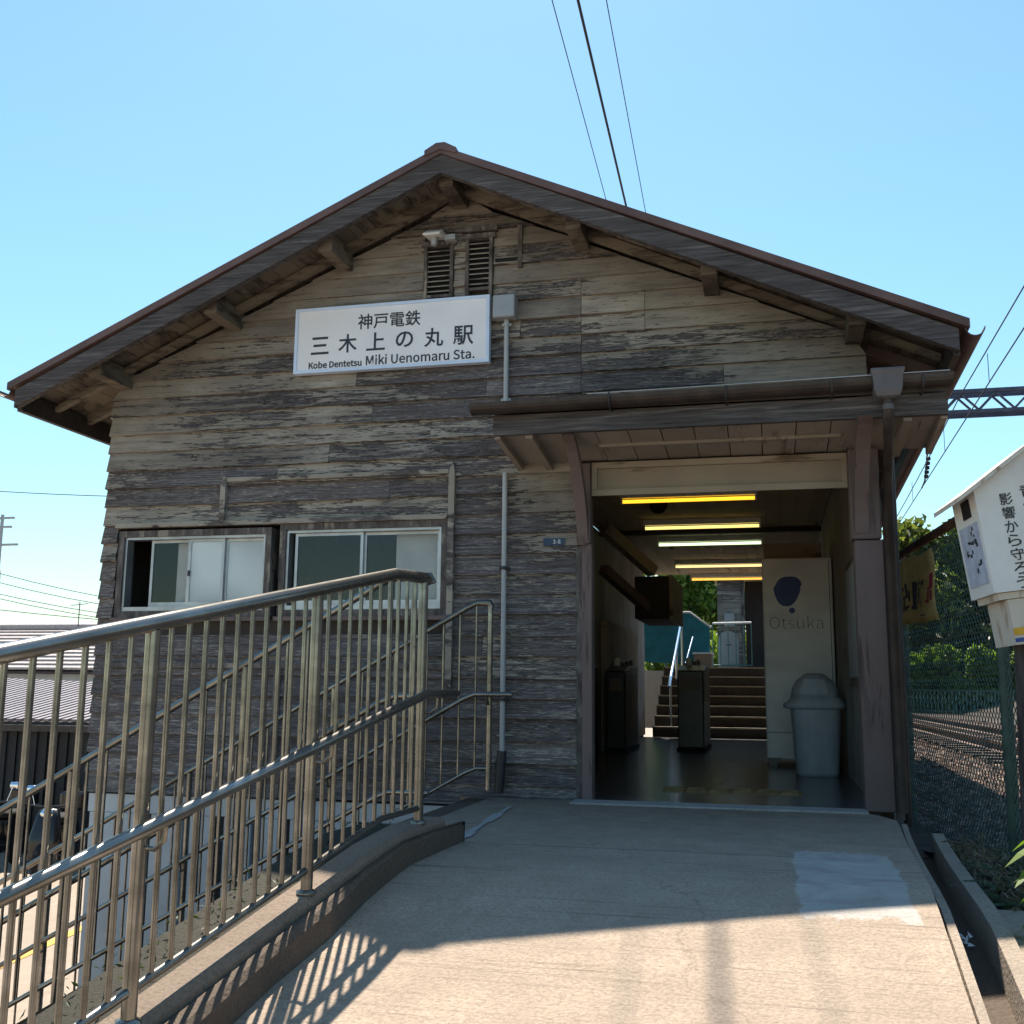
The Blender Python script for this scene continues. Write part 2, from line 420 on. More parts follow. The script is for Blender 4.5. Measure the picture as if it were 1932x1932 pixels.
class MB:
    def __init__(s): s.v = []; s.f = []; s.sm = []
    def add(s, vs, fs, smooth=False):
        n = len(s.v)
        s.v += [tuple(x) for x in vs]
        s.f += [tuple(i + n for i in f) for f in fs]
        s.sm += [smooth] * len(fs)
        return s
    def hexa(s, p):          # p: 4 bottom + 4 top corners, counter-clockwise
        return s.add(p, [(3, 2, 1, 0), (4, 5, 6, 7), (0, 1, 5, 4), (1, 2, 6, 5), (2, 3, 7, 6), (3, 0, 4, 7)])
    def box(s, x0, x1, y0, y1, z0, z1):
        return s.hexa([(x0, y0, z0), (x1, y0, z0), (x1, y1, z0), (x0, y1, z0), (x0, y0, z1), (x1, y0, z1), (x1, y1, z1), (x0, y1, z1)])
    def bar(s, a, b, w, h, up=(0, 0, 1)):
        a, b = Vector(a), Vector(b)
        d = (b - a).normalized()
        side = d.cross(Vector(up))
        if side.length < 1e-4: side = d.cross(Vector((1, 0, 0)))
        side.normalize(); u = side.cross(d)
        side *= w / 2; u = u * (h / 2)
        return s.hexa([a - side - u, a + side - u, b + side - u, b - side - u, a - side + u, a + side + u, b + side + u, b - side + u])
    def tube(s, pts, r, n=8, cap=True, smooth=True):
        pts = [Vector(p) for p in pts]
        rs = r if isinstance(r, (list, tuple)) else [r] * len(pts)
        rings = []
        up = None
        for i, p in enumerate(pts):
            d = (pts[min(i + 1, len(pts) - 1)] - pts[max(i - 1, 0)]).normalized()
            if up is None:
                up = Vector((0, 0, 1)) if abs(d.z) < .9 else Vector((1, 0, 0))
            a = d.cross(up)
            if a.length < 1e-5: a = d.cross(Vector((0, 1, 0)))
            a.normalize(); bb = a.cross(d)
            up = bb
            k = 1.0
            if 0 < i < len(pts) - 1:
                c = (pts[i] - pts[i - 1]).normalized().dot((pts[i + 1] - pts[i]).normalized())
                k = 1 / max(.6, math.sqrt(max(.0, (1 + c) / 2)))
            rings.append([p + (a * math.cos(2 * math.pi * j / n) + bb * math.sin(2 * math.pi * j / n)) * rs[i] * (k if abs(k - 1) < .3 else 1) for j in range(n)])
        vs = [q for rg in rings for q in rg]
        fs = []
        for i in range(len(pts) - 1):
            for j in range(n):
                fs.append((i * n + j, i * n + (j + 1) % n, (i + 1) * n + (j + 1) % n, (i + 1) * n + j))
        s.add(vs, fs, smooth)
        if cap:
            s.add(rings[0], [tuple(range(n))]); s.add(rings[-1], [tuple(reversed(range(n)))])
        return s
    def prism(s, poly, a, b):
        """poly: list of 3D points; extruded by vector from a to b"""
        d = Vector(b) - Vector(a)
        n = len(poly)
        p0 = [Vector(p) for p in poly]; p1 = [p + d for p in p0]
        return s.add(p0 + p1, [tuple(reversed(range(n))), tuple(range(n, 2 * n))] + [(i, (i + 1) % n, (i + 1) % n + n, i + n) for i in range(n)])
    def lathe(s, cx, cy, prof, n=20, sx=1, sy=1):
        vs = []
        for r, z in prof:
            for j in range(n):
                a = 2 * math.pi * j / n
                vs.append((cx + math.cos(a) * r * sx, cy + math.sin(a) * r * sy, z))
        fs = [(i * n + j, i * n + (j + 1) % n, (i + 1) * n + (j + 1) % n, (i + 1) * n + j) for i in range(len(prof) - 1) for j in range(n)]
        s.add(vs, fs, True)
        return s
    def mesh(s, name, mat, org=Vector((0, 0, 0))):
        me = bpy.data.meshes.new(name)
        me.from_pydata([tuple(Vector(v) - org) for v in s.v], [], s.f)
        me.polygons.foreach_set('use_smooth', s.sm)
        if mat: me.materials.append(mat)
        me.update()
        return me
    def build(s, name, mat, parent=None, bevel=0.0, fix=True):
        org = worldorg(parent)
        me = s.mesh(name, mat, org)
        if fix:
            import bmesh
            bm = bmesh.new(); bm.from_mesh(me)
            bmesh.ops.recalc_face_normals(bm, faces=bm.faces)
            if bevel:
                es = [e for e in bm.edges if len(e.link_faces) == 2 and e.calc_face_angle(0) > .6]
                bmesh.ops.bevel(bm, geom=es, offset=bevel, segments=1, affect='EDGES', clamp_overlap=True)
            bm.to_mesh(me); bm.free()
        return link_mesh(name, me, parent)

def box(name, x0, x1, y0, y1, z0, z1, mat, parent=None, bevel=0.0):
    return MB().box(x0, x1, y0, y1, z0, z1).build(name, mat, parent, bevel)

LATIN = None
try:
    import os
    LATIN = bpy.data.fonts.load(os.path.join(bpy.utils.system_resource('DATAFILES'), 'fonts', 'Noto Sans CJK Regular.woff2'))
except Exception:
    LATIN = None

def text_mesh(body, bold=0.0):
    c = bpy.data.curves.new('lettering', 'FONT')
    if LATIN and body.isascii(): c.font = LATIN
    c.body = body; c.size = 1; c.offset = bold; c.extrude = .004; c.resolution_u = 3
    o = bpy.data.objects.new('lettering', c)
    col.objects.link(o)
    bpy.context.view_layer.update()
    me = bpy.data.meshes.new_from_object(o.evaluated_get(bpy.context.evaluated_depsgraph_get()))
    bpy.data.objects.remove(o); bpy.data.curves.remove(c)
    return me

def text(body, cx, cz, y, height=None, width=None, mat=None, parent=None, bold=0.0, xf=None, thick=.0015, name='lettering'):
    """flat lettering in the XZ plane at depth y, facing -Y, centred at cx, cz; xf maps the finished points"""
    me = text_mesh(body, bold)
    xs = [v.co.x for v in me.vertices]; ys = [v.co.y for v in me.vertices]
    x0, x1, y0, y1 = min(xs), max(xs), min(ys), max(ys)
    sx = (width / (x1 - x0)) if width else height / (y1 - y0)
    sy = (height / (y1 - y0)) if height else sx
    org = worldorg(parent)
    for v in me.vertices:
        q = Vector((cx + (v.co.x - (x0 + x1) / 2) * sx, y - (thick if v.co.z > 0 else 0), cz + (v.co.y - (y0 + y1) / 2) * sy))
        if xf: q = xf @ q
        v.co = q - org
    me.materials.clear(); me.materials.append(mat)
    return link_mesh(name, me, parent)

def leaves(n, sampler, size, droop=.3, seed=1, aspect=1.8, up_bias=.5):
    rg = random.Random(seed)
    mb = MB()
    V, F = mb.v, mb.f
    for i in range(n):
        p = Vector(sampler(rg))
        s = size * rg.uniform(.6, 1.35)
        nrm = Vector((rg.gauss(0, 1), rg.gauss(0, 1), rg.gauss(up_bias, 1))).normalized()
        d = nrm.orthogonal().normalized()
        d.rotate(Matrix.Rotation(rg.uniform(0, 6.28), 3, nrm))
        sd_ = nrm.cross(d)
        k = len(V)
        L = s * aspect
        V += [tuple(p - d * L * .5), tuple(p + sd_ * s * .5 + nrm * s * .12), tuple(p + d * L * .5 - nrm * s * droop), tuple(p - sd_ * s * .5 + nrm * s * .12)]
        F += [(k, k + 1, k + 2), (k, k + 2, k + 3)]
    mb.sm = [False] * len(F)
    return mb

# ================================================================== SETTING
YF = 6.788                                   # front face of the station's timber front
def ramp_z(y):
    k = y - 4.25
    return .5 * (.2 * k - math.sqrt((.2 * k) ** 2 + .0012)) - .004
def kerb_x(y): return -1.545 + .105 * (y - 3.5)
def foot_x(y): return max(-1.47 + .062 * (y - 3.57), kerb_x(y) + .04)

def ramp_right(y):
    return .515 + .03 * max(0, y - 3.3) + .012 * max(0, y - 4.3) ** 2 - (.9 * max(0, y - 6.15) ** 2 if y > 6.15 else 0)

ys = [-4 + .25 * i for i in range(43)]
ys = [y for y in ys if y < 6.7] + [6.71]
mb = MB()
rows = []
NX = 10
for y in ys:
    x0 = foot_x(y) - .03 if y < 4.8 else -1.75
    x1 = ramp_right(y)
    row = [(x0 + (x1 - x0) * i / NX, y, ramp_z(y)) for i in range(NX + 1)]
    rows.append([(x0, y, -2.2)] + row + [(x1 + .01, y, ramp_z(y) - .05), (x1 + .02, y, -1.6)])
vs = [p for r_ in rows for p in r_]
m_ = len(rows[0])
fs = [(i * m_ + j, i * m_ + j + 1, (i + 1) * m_ + j + 1, (i + 1) * m_ + j) for i in range(len(rows) - 1) for j in range(m_ - 1)]
mb.add(vs, fs)
ramp = mb.build('ramp', K['conc'])
tag(ramp, 'steep concrete ramp with brushed finish leading up to the station entrance', 'ramp', kind='structure')

# pale chalky seam where the ramp meets the stair landing
mb = MB()
for i in range(8):
    a, b_ = i / 8, (i + 1) / 8
    P = lambda t: (-1.40 - .10 * t, 4.72 + 1.5 * t)
    (xa, ya), (xb, yb) = P(a), P(b_)
    wd = .022 + .012 * math.sin(i * 1.7)
    mb.add([(xa - wd, ya, ramp_z(ya) + .005), (xa + wd, ya, ramp_z(ya) + .005), (xb + wd, yb, ramp_z(yb) + .005), (xb - wd, yb, ramp_z(yb) + .005)], [(0, 1, 2, 3)])
mb.build('mortar_seam', K['patch'], ramp)
mb = MB().box(-1.20, .52, 6.50, 6.70, -.05, .006)
mb.build('threshold_strip', K['patch'], ramp)

# kerb with its ledge, carrying the railing
def kerb_strip(fa, fb, z_off, y0, y1, mat, name, depth=.5, parent=None, n=24, end=0.0):
    mb = MB(); rows = []
    for i in range(n + 1):
        y = y0 + (y1 - y0) * i / n
        z = min(.5 * (.2 * (y - 4.25) - math.sqrt((.2 * (y - 4.25)) ** 2 + .0012)) + .14, .118) + z_off
        x = kerb_x(y); x_off0 = fa(y) - x; x_off1 = fb(y) - x
        jit = .006 * math.sin(y * 13) + .004 * math.sin(y * 31)
        rows.append([(x + x_off0, y, z - depth), (x + x_off0, y, z - .01), (x + x_off0 + .012, y, z), (x + x_off1 - .018 + jit, y, z), (x + x_off1 + jit, y, z - .02), (x + x_off1 + jit, y, z - depth)])
    vs = [p for r_ in rows for p in r_]; m = 6
    fs = [(i * m + j, i * m + j + 1, (i + 1) * m + j + 1, (i + 1) * m + j) for i in range(n) for j in range(m - 1)]
    fs += [tuple(range(m)), tuple(n * m + j for j in reversed(range(m)))]
    mb.add(vs, fs)
    return mb.build(name, mat, parent)
kerb = kerb_strip(lambda y: kerb_x(y) - .10, lambda y: kerb_x(y) + .025, 0, -3, 4.62, K['kerbtop'], 'kerb', 1.6)
tag(kerb, 'weathered concrete kerb carrying the railing along the ramp', 'kerb', kind='structure')
kerb_strip(lambda y: kerb_x(y) + .027, foot_x, -.035, -3, 4.80, K['kerb'], 'kerb_ledge', .6, kerb)
kerb_strip(lambda y: kerb_x(y) - .34, lambda y: kerb_x(y) - .102, -.03, -3, 4.55, K['moss'], 'mossy_outer_edge', 1.6, kerb)

# landing beside the ramp top and the stair down to the car park
STAIR_Y0, STAIR_Y1 = 4.86, 6.62
landing = box('landing', -1.90, -1.42, 4.60, YF - .02, -2.2, -.012, K['kerb'])
tag(landing, 'small concrete landing between ramp and side stair', 'landing', kind='structure')
stair = thing('stair', (-3.6, 5.7, -2.0), 'concrete stair running down along the timber front to the car park', 'stair')
for i in range(11):
    x1 = -1.902 - .30 * i
    box('step', x1 - .298, x1, STAIR_Y0, STAIR_Y1, -2.2, -.18 - .172 * i, K['kerb'], stair)
MB().prism([(-1.902, 4.70, .02), (-1.902, 4.70, -2.2), (-5.3, 4.70, -2.2), (-5.3, 4.70, -1.92)], (0, 0, 0), (0, .158, 0)).build('stringer', K['moss'], stair)

# car park and surrounding ground
ground = MB().add([(-400, -60, -2.0), (400, -60, -2.0), (400, 600, -2.0), (-400, 600, -2.0)], [(0, 1, 2, 3)]).build('ground', K['asphalt'])
tag(ground, 'pale concrete car park below the station', 'ground', kind='structure')
line = MB().bar((-7.1, 8.2, -1.995), (-7.75, 12.4, -1.995), .12, .006).build('parking_line', K['yellow'])
tag(line, 'yellow painted parking bay line beside the station', 'line', kind='structure')

# railway side ground: gravel slope, trackbed, hill
def rail_ground_z(x, y):
    near = (ramp_z(y) - .15) if y < 6.5 else -.17
    near += -.16 * min(1, max(0, (y - 6.0) / 2.0))
    far = -.13
    t = min(1, max(0, (x - 1.15) / 1.3))
    b = near * (1 - t) + far * t if y > 3 else near
    h = max(0, (x - 6.2)) * .28 + max(0, (y - 40)) * .06
    return b + min(h, 9)
mb = MB()
xs_ = [.84, .95, 1.2, 1.5, 1.9, 2.4, 3, 4, 5, 6, 7, 8.5, 11, 15, 22, 35, 60, 120, 300]
ys_ = [-10, -4, 0, 2, 3, 4, 4.6, 5.2, 5.8, 6.4, 7, 8, 9.5, 11, 13, 16, 20, 26, 34, 45, 60, 90, 150, 300, 600]
mb.add([(x, y, rail_ground_z(x, y)) for y in ys_ for x in xs_], [(i * len(xs_) + j, i * len(xs_) + j + 1, (i + 1) * len(xs_) + j + 1, (i + 1) * len(xs_) + j) for i in range(len(ys_) - 1) for j in range(len(xs_) - 1)])
trackbed = mb.build('trackbed_ground', K['soil'])
tag(trackbed, 'dark stony ground beside the railway', 'ground', kind='structure')
back_ground = MB().add([(-1.81, 17.3, -.05), (1.2, 17.3, -.05), (1.2, 120, -.05), (-1.81, 120, -.05)], [(0, 1, 2, 3)]).build('platform_ground', K['soil'])
tag(back_ground, 'earth behind the station', 'ground', kind='structure')

# ballast stones
def stones(n, sampler, lo, hi, seed):
    rg = random.Random(seed); mb = MB()
    V, F = mb.v, mb.f
    for i in range(n):
        x, y = sampler(rg)
        z = rail_ground_z(x, y)
        s = rg.uniform(lo, hi)
        k = len(V); a0 = rg.uniform(0, 6.28)
        for j in range(5):
            a = a0 + j * 1.2566 + rg.uniform(-.25, .25)
            V.append((x + math.cos(a) * s * rg.uniform(.7, 1.1), y + math.sin(a) * s * rg.uniform(.7, 1.1), z + s * rg.uniform(-.2, .35)))
        V.append((x + rg.uniform(-.3, .3) * s, y + rg.uniform(-.3, .3) * s, z + s * rg.uniform(.5, .9)))
        F += [(k + j, k + (j + 1) % 5, k + 5) for j in range(5)]
    mb.sm = [False] * len(F)
    return mb
def samp(rg):
    u = rg.random()
    if u < .45: return rg.uniform(.97, 3.2), rg.uniform(5.4, 12)
    if u < .8: return rg.uniform(1.6, 6.2), rg.uniform(11, 22)
    return rg.uniform(2, 7), rg.uniform(22, 42)
bal = stones(22000, samp, .02, .055, 5).build('ballast', K['stone'], fix=False)
tag(bal, 'loose rusty brown ballast stones beside the rails', 'ballast', kind='stuff')

for i, x in enumerate((2.95, 4.06)):
    mb = MB()
    z = -.10
    prof = [(-.055, 0), (.055, 0), (.055, .015), (.012, .03), (.012, .10), (.034, .108), (.034, .145), (-.034, .145), (-.034, .108), (-.012, .10), (-.012, .03), (-.055, .015)]
    mb.prism([(x + a, 2, z + b_) for a, b_ in prof], (0, 0, 0), (0, 60, 0))
    o = mb.build('track_rail', K['railtop'])
    tag(o, ('rusty steel rail of the railway track, the one next to the station' if i == 0 else 'rusty steel rail of the railway track, the one away from the station'), 'rail', 'rails of the railway track')
slp = MB().box(2.45, 4.56, -.11, .11, -.16, -.085).mesh('railway_sleeper', K['sleeper'])
for i in range(48):
    o = bpy.data.objects.new('railway_sleeper', slp); col.objects.link(o)
    o.location = (0, 9.5 + .66 * i, 0); o.rotation_euler.z = R(random.uniform(-.6, .6))
    tag(o, 'dark timber sleeper under the railway rails', 'sleeper', 'sleepers of the railway track')

# drain channel along the ramp
chan = thing('drain_channel', (.7, 4.5, -.4), 'concrete drain channel running beside the ramp', 'drain')
def chan_strip(o0, o1, dz, depth, name, mat, y0=0.0, y1=6.6):
    mb = MB(); n = 22; rows = []
    for i in range(n + 1):
        y = y0 + (y1 - y0) * i / n
        e = .515 + .03 * max(0, y - 3.3) + .012 * max(0, y - 4.3) ** 2 + .02
        z = ramp_z(y) + dz
        rows.append([(e + o0, y, z - depth), (e + o0, y, z), (e + o1, y, z), (e + o1, y, z - depth)])
    vs = [p for r_ in rows for p in r_]
    fs = [(i * 4 + j, i * 4 + j + 1, (i + 1) * 4 + j + 1, (i + 1) * 4 + j) for i in range(n) for j in range(3)] + [(0, 1, 2, 3), (n * 4 + 3, n * 4 + 2, n * 4 + 1, n * 4)]
    mb.add(vs, fs)
    return mb.build(name, mat, chan)
chan_strip(.004, .034, -.055, .4, 'channel_lip', K['asphalt'])
chan_strip(.034, .165, -.235, .4, 'channel_bed', K['kerb'])
box('channel_end', .60, 1.0, 6.55, 9.0, -1.0, -.235, K['soil'], chan)
chan_strip(.165, .225, -.10, .4, 'channel_side', K['asphalt'])
chan_strip(.226, .55, -.125, .4, 'channel_apron', K['asphalt'], 0, 4.55)
rg = random.Random(12)
mb = MB()
for i in range(10):
    a = Vector((.665 + rg.uniform(-.025, .025), 4.42 + rg.uniform(-.04, .04), -.245 + rg.uniform(0, .03)))
    mb.add([a, a + Vector((rg.uniform(.012, .03), rg.uniform(-.012, .012), rg.uniform(-.006, .02))), a + Vector((rg.uniform(-.006, .02), rg.uniform(.012, .03), rg.uniform(.006, .02)))], [(0, 1, 2)])
tag(mb.build('paper_scrap', K['white'], fix=False), 'crumpled white paper scrap lying in the drain channel', 'litter')

# ================================================================== STATION BUILDING
ST = thing('station_building', (-2.03, YF, 0), 'weathered timber station building with gabled red roof and porch', 'station building')
RX, RZ, SL = -2.03, 4.24, .45                # ridge x, ridge top z at the verge, slope
YV, YB = 6.29, 17.1                          # verge, back end of roof
XL, XR = -4.72, .65
def under(x): return 4.08 - SL * abs(x - RX)  # roof underside at the wall

# backing wall (with openings) split in solid pieces
mb = MB()
yb0, yb1 = YF + .012, YF + .12
mb.box(XL + .03, -4.60, yb0, yb1, -.05, 2.55)
mb.box(-4.60, -2.06, yb0, yb1, -.05, 1.14)
mb.box(-4.60, -2.06, yb0, yb1, 1.80, 2.55)
mb.box(-2.06, -1.20, yb0, yb1, -.05, 2.55)
mb.box(-1.20, .62, yb0, yb1, 2.15, 2.55)
mb.prism([(XL + .03, yb0, 2.55), (.62, yb0, 2.55), (.62, yb0, under(.62)), (RX, yb0, under(RX)), (XL + .03, yb0, under(XL + .03))], (0, 0, 0), (0, .10, 0))
fwall = mb.build('front_wall', K['innerdark'], ST)

rg = random.Random(21)
CH = .135
def board(x0, x1, z0, z1, xt0=None, xt1=None):
    """one lapped board on the front: thick lower lip, thin upper edge"""
    xt0 = x0 if xt0 is None else xt0; xt1 = x1 if xt1 is None else xt1
    dz = rg.uniform(-.005, .004); sg = rg.uniform(-.006, .006); lip = .029 + rg.uniform(-.005, .007)
    za, zb = z0 + dz, z0 + dz + sg
    mb = MB().hexa([(x0, YF - lip, za), (x1, YF - lip, zb), (x1, YF + .011, zb), (x0, YF + .011, za),
                    (xt0, YF - .003, z1), (xt1, YF - .003, z1), (xt1, YF + .011, z1), (xt0, YF + .011, z1)])
    return mb.build('clapboard', K['clap'], fwall)
k = 0
while True:
    z0 = -.06 + CH * k
    z1 = z0 + CH + .012
    k += 1
    if z0 > 4.0: break
    hw0 = (4.09 - z0) / SL; hw1 = max(.02, (4.09 - z1) / SL)
    xa, xb = max(XL, RX - hw0), min(XR - .005, RX + hw0)
    ta, tb = max(XL, RX - hw1), min(XR - .005, RX + hw1)
    spans = [(xa, xb)]
    zc = (z0 + z1) / 2
    holes = []
    if z0 < 1.79 and z1 > 1.16: holes.append((-4.60, -2.06))
    if z0 < 2.13: holes.append((-1.20, 1.0))
    if 3.34 < zc < 3.80: holes += [(-2.30, -2.075), (-1.995, -1.79)]
    for h0, h1 in holes:
        ns = []
        for a, b_ in spans:
            if h0 > a + .02: ns.append((a, min(b_, h0)))
            if h1 < b_ - .02: ns.append((max(a, h1), b_))
        spans = ns
    for a, b_ in spans:
        seams = []
        if 2.2 < zc < 3.45 and a < -1.2 < b_: seams.append(-1.174)
        if abs(zc - 3.19) < .08 and a < -.744 < b_: seams.append(-.744)
        x = a + rg.uniform(1.2, 2.9)
        while x < b_ - .6:
            if all(abs(x - s_) > .4 for s_ in seams): seams.append(x)
            x += rg.uniform(1.4, 3.2)
        cuts = [a] + sorted(s_ for s_ in seams if a + .1 < s_ < b_ - .1) + [b_]
        for q in range(len(cuts) - 1):
            u, v = cuts[q], cuts[q + 1]
            g0 = 0 if q == 0 else .0015; g1 = 0 if q == len(cuts) - 2 else .0015
            jl = rg.uniform(-.006, .004) if u == XL else 0
            board(u + g0 + jl, v - g1, z0, z1, (ta if u == xa else u + g0 + jl), (tb if v == xb else v - g1))

# flank walls
swall = box('side_wall', XL + .02, XL + .12, YF + .12, YB - .2, -2.0, 2.75, K['innerdark'], ST)
for i in range(21):
    z0 = -.06 + CH * i
    lip = .024 + rg.uniform(-.004, .006)
    MB().hexa([(XL - lip, YF + .002, z0), (XL + .018, YF + .002, z0), (XL + .018, YB - .25, z0), (XL - lip, YB - .25, z0),
               (XL - .003, YF + .002, z0 + CH + .012), (XL + .018, YF + .002, z0 + CH + .012), (XL + .018, YB - .25, z0 + CH + .012), (XL - .003, YB - .25, z0 + CH + .012)]).build('clapboard', K['clap'], swall)
twall = box('side_wall', XR - .03, XR + .02, YF + .14, YB - .2, -.3, 2.75, K['brown'], ST)
box('back_wall', XL + .12, -1.95, YB - .35, YB - .2, -2.0, 2.6, K['innerdark'], ST)
box('foundation', -1.25, XR + .03, YF - .03, 17.0, -1.2, -.006, K['kerb'], ST)

# lower storey: pale doors with dark gaps
lwall = box('lower_wall', XL + .02, -1.90, YF + .05, YF + .12, -2.0, -.06, K['darkbay'], ST)
x = XL + .04
i = 0
while x < -2.0:
    wd = (.20, .15, .24, .17)[i % 4]
    box('door_panel', x, min(x + wd, -1.93), YF + .0, YF + .05, -1.95, -.20, K['lower'], lwall, .004)
    x += wd + (.05, .085, .045, .10)[i % 4]
    i += 1
box('door_header', XL + .03, -1.92, YF - .006, YF + .05, -.197, -.075, K['lower'], lwall)

# ------------------------------------------------ roof
def slope_pts(side, y, dz=0.0, ext=3.25):
    return [(RX, y, RZ + dz), (RX + side * ext, y, RZ + dz - SL * ext)]
for side in (-1, 1):
    ext = 3.20
    mb = MB()
    xe = RX + side * ext; ze = RZ - SL * ext
    spl = .20 if side > 0 else .0
    mb.hexa([(RX, YV, RZ - .055), (xe, YV, ze - .055), (xe + spl, YB, ze - .055 - spl * SL), (RX, YB, RZ - .055), (RX, YV, RZ), (xe, YV, ze), (xe + spl, YB, ze - spl * SL), (RX, YB, RZ)])
    roof = mb.build('roof_slope', K['roof'], ST)
    # standing seams of the sheet roof
    for q in range(15):
        y = YV + .35 + q * .72
        MB().bar((RX + side * .06, y, RZ + .006 - .027), (xe, y, ze + .006), .03, .03).build('roof_seam', K['roof'], roof)
    # verge flashing and barge board
    mb = MB()
    mb.hexa([(RX, YV - .035, RZ - .055), (xe, YV - .035, ze - .055), (xe, YV - .001, ze - .055), (RX, YV - .001, RZ - .055), (RX, YV - .035, RZ - .002), (xe, YV - .035, ze - .002), (xe, YV - .001, ze - .002), (RX, YV - .001, RZ - .002)])
    mb.build('verge_flashing', K['roof'], roof)
    mb = MB()
    mb.hexa([(RX, YV - .02, RZ - .185), (xe - side * .06, YV - .02, ze - .185), (xe - side * .06, YV + .03, ze - .185), (RX, YV + .03, RZ - .185), (RX, YV - .02, RZ - .057), (xe - side * .06, YV - .02, ze - .057), (xe - side * .06, YV + .03, ze - .057), (RX, YV + .03, RZ - .057)])
    mb.build('barge_board', K['barge'], ST)
    # underside boards of the verge, one after another down the slope
    nb = 22
    for q in range(nb):
        a = .03 + q * (ext - .08) / nb; b_ = .03 + (q + 1) * (ext - .08) / nb - .004
        P = lambda t, yy, dz: (RX + side * t, yy, RZ - SL * t + dz)
        mb = MB().hexa([P(a, YV + .032, -.078), P(b_, YV + .032, -.078), P(b_, YF + .6, -.078), P(a, YF + .6, -.078), P(a, YV + .032, -.057), P(b_, YV + .032, -.057), P(b_, YF + .6, -.057), P(a, YF + .6, -.057)])
        mb.build('sheathing_board', K['eave'], roof)
    # second rafter just off the wall
    mb = MB()
    mb.hexa([(RX + side * .03, YF - .13, RZ - .158), (xe - side * .1, YF - .13, ze - .115), (xe - side * .1, YF - .075, ze - .115), (RX + side * .03, YF - .075, RZ - .158), (RX + side * .03, YF - .13, RZ - .08), (xe - side * .1, YF - .13, ze - .035 - .045), (xe - side * .1, YF - .075, ze - .08), (RX + side * .03, YF - .075, RZ - .08)])
    mb.build('rafter', K['eave'], roof)
    for q in range(16):                       # rafters over the side eave
        y = YF + .30 + q * .62
        a, b_ = (XL - .03 if side < 0 else XR + .03), xe - side * .05
        za = RZ - SL * abs(a - RX) - .115; zb = RZ - SL * abs(b_ - RX) - .115
        MB().bar((a, y, za), (b_, y, zb), .05, .07).build('rafter', K['eave'] if side < 0 else K['brown'], roof)
    MB().hexa([(xe - side * .09, YV + .03, ze - .20), (xe - side * .05, YV + .03, ze - .20), (xe - side * .05 + spl, YB, ze - .20 - spl * SL), (xe - side * .09 + spl, YB, ze - .20 - spl * SL), (xe - side * .09, YV + .03, ze - .06), (xe - side * .05, YV + .03, ze - .06), (xe - side * .05 + spl, YB, ze - .06 - spl * SL), (xe - side * .09 + spl, YB, ze - .06 - spl * SL)]).build('eave_fascia', K['gutter'], roof)
    # half-round eave gutter
    mb = MB(); ng = 9
    cxg, czg, rg_ = xe + side * .03, ze - .05, .055
    prof = [(cxg + math.cos(math.pi + math.pi * j / ng) * rg_, czg + math.sin(math.pi + math.pi * j / ng) * rg_) for j in range(ng + 1)]
    prof2 = [(cxg + math.cos(math.pi + math.pi * j / ng) * (rg_ - .006), czg + math.sin(math.pi + math.pi * j / ng) * (rg_ - .006)) for j in reversed(range(ng + 1))]
    full = prof + prof2
    n = len(full)
    mb.add([(x, YV - .02, z) for x, z in full] + [(x + spl, YB + .05, z - spl * SL) for x, z in full], [(i, (i + 1) % n, (i + 1) % n + n, i + n) for i in range(n)] + [tuple(range(n)), tuple(reversed(range(n, 2 * n)))])
    mb.build('eave_gutter', K['roof'], ST)
MB().prism([(RX - .11, YV - .045, RZ - .07), (RX, YV - .045, RZ - .03), (RX + .11, YV - .045, RZ - .07), (RX + .11, YV - .045, RZ - .03), (RX + .03, YV - .045, RZ + .016), (RX - .03, YV - .045, RZ + .016), (RX - .11, YV - .045, RZ - .03)], (0, 0, 0), (0, YB - YV, 0)).build('ridge_cap', K['roof'], ST)
for x in (-4.62, -3.74, -2.89, RX, -1.16, -.30, .57):
    zt = RZ - SL * abs(x - RX) - .085
    MB().box(x - .05, x + .05, YV + .10, YF + .1, zt - .135, zt).build('purlin', K['eave'], ST, .004)

# ------------------------------------------------ gable vents
for x0, x1, z0, z1 in ((-2.295, -2.08, 3.40, 3.755), (-1.99, -1.795, 3.43, 3.785)):
    mb = MB()
    fy0, fy1 = YF - .04, YF + .01
    mb.box(x0 - .0, x0 + .024, fy0, fy1, z0 - .08, z1).box(x1 - .024, x1, fy0, fy1, z0 - .08, z1)
    mb.box(x0 - .02, x1 + .02, fy0 - .01, fy1, z1 + .001, z1 + .035).box(x0 + .025, x1 - .025, fy0 + .01, fy1, z0 - .02, z0)
    v_ = mb.build('vent', K['trim'], ST)
    box('vent_back', x0 + .024, x1 - .024, YF + .006, YF + .010, z0, z1, K['dark'], v_)
    for i in range(9):
        z = z0 + .02 + i * (z1 - z0 - .02) / 9
        MB().hexa([(x0 + .025, YF - .030, z), (x1 - .025, YF - .030, z), (x1 - .025, YF - .014, z + .010), (x0 + .025, YF - .014, z + .010), (x0 + .025, YF - .030, z + .006), (x1 - .025, YF - .030, z + .006), (x1 - .025, YF - .014, z + .016), (x0 + .025, YF - .014, z + .016)]).build('slat', K['slat'], v_)
box('vent_hood', -2.02, -1.76, YF - .06, YF + .0, 3.835, 3.875, K['trim'], ST)
box('vent_batten', -1.615, -1.585, YF - .034, YF + .0, 3.55, 3.86, K['trim'], ST)
box('missing_board_gap', -1.775, -1.62, YF - .030, YF - .0, 3.600, 3.628, K['dark'], ST)

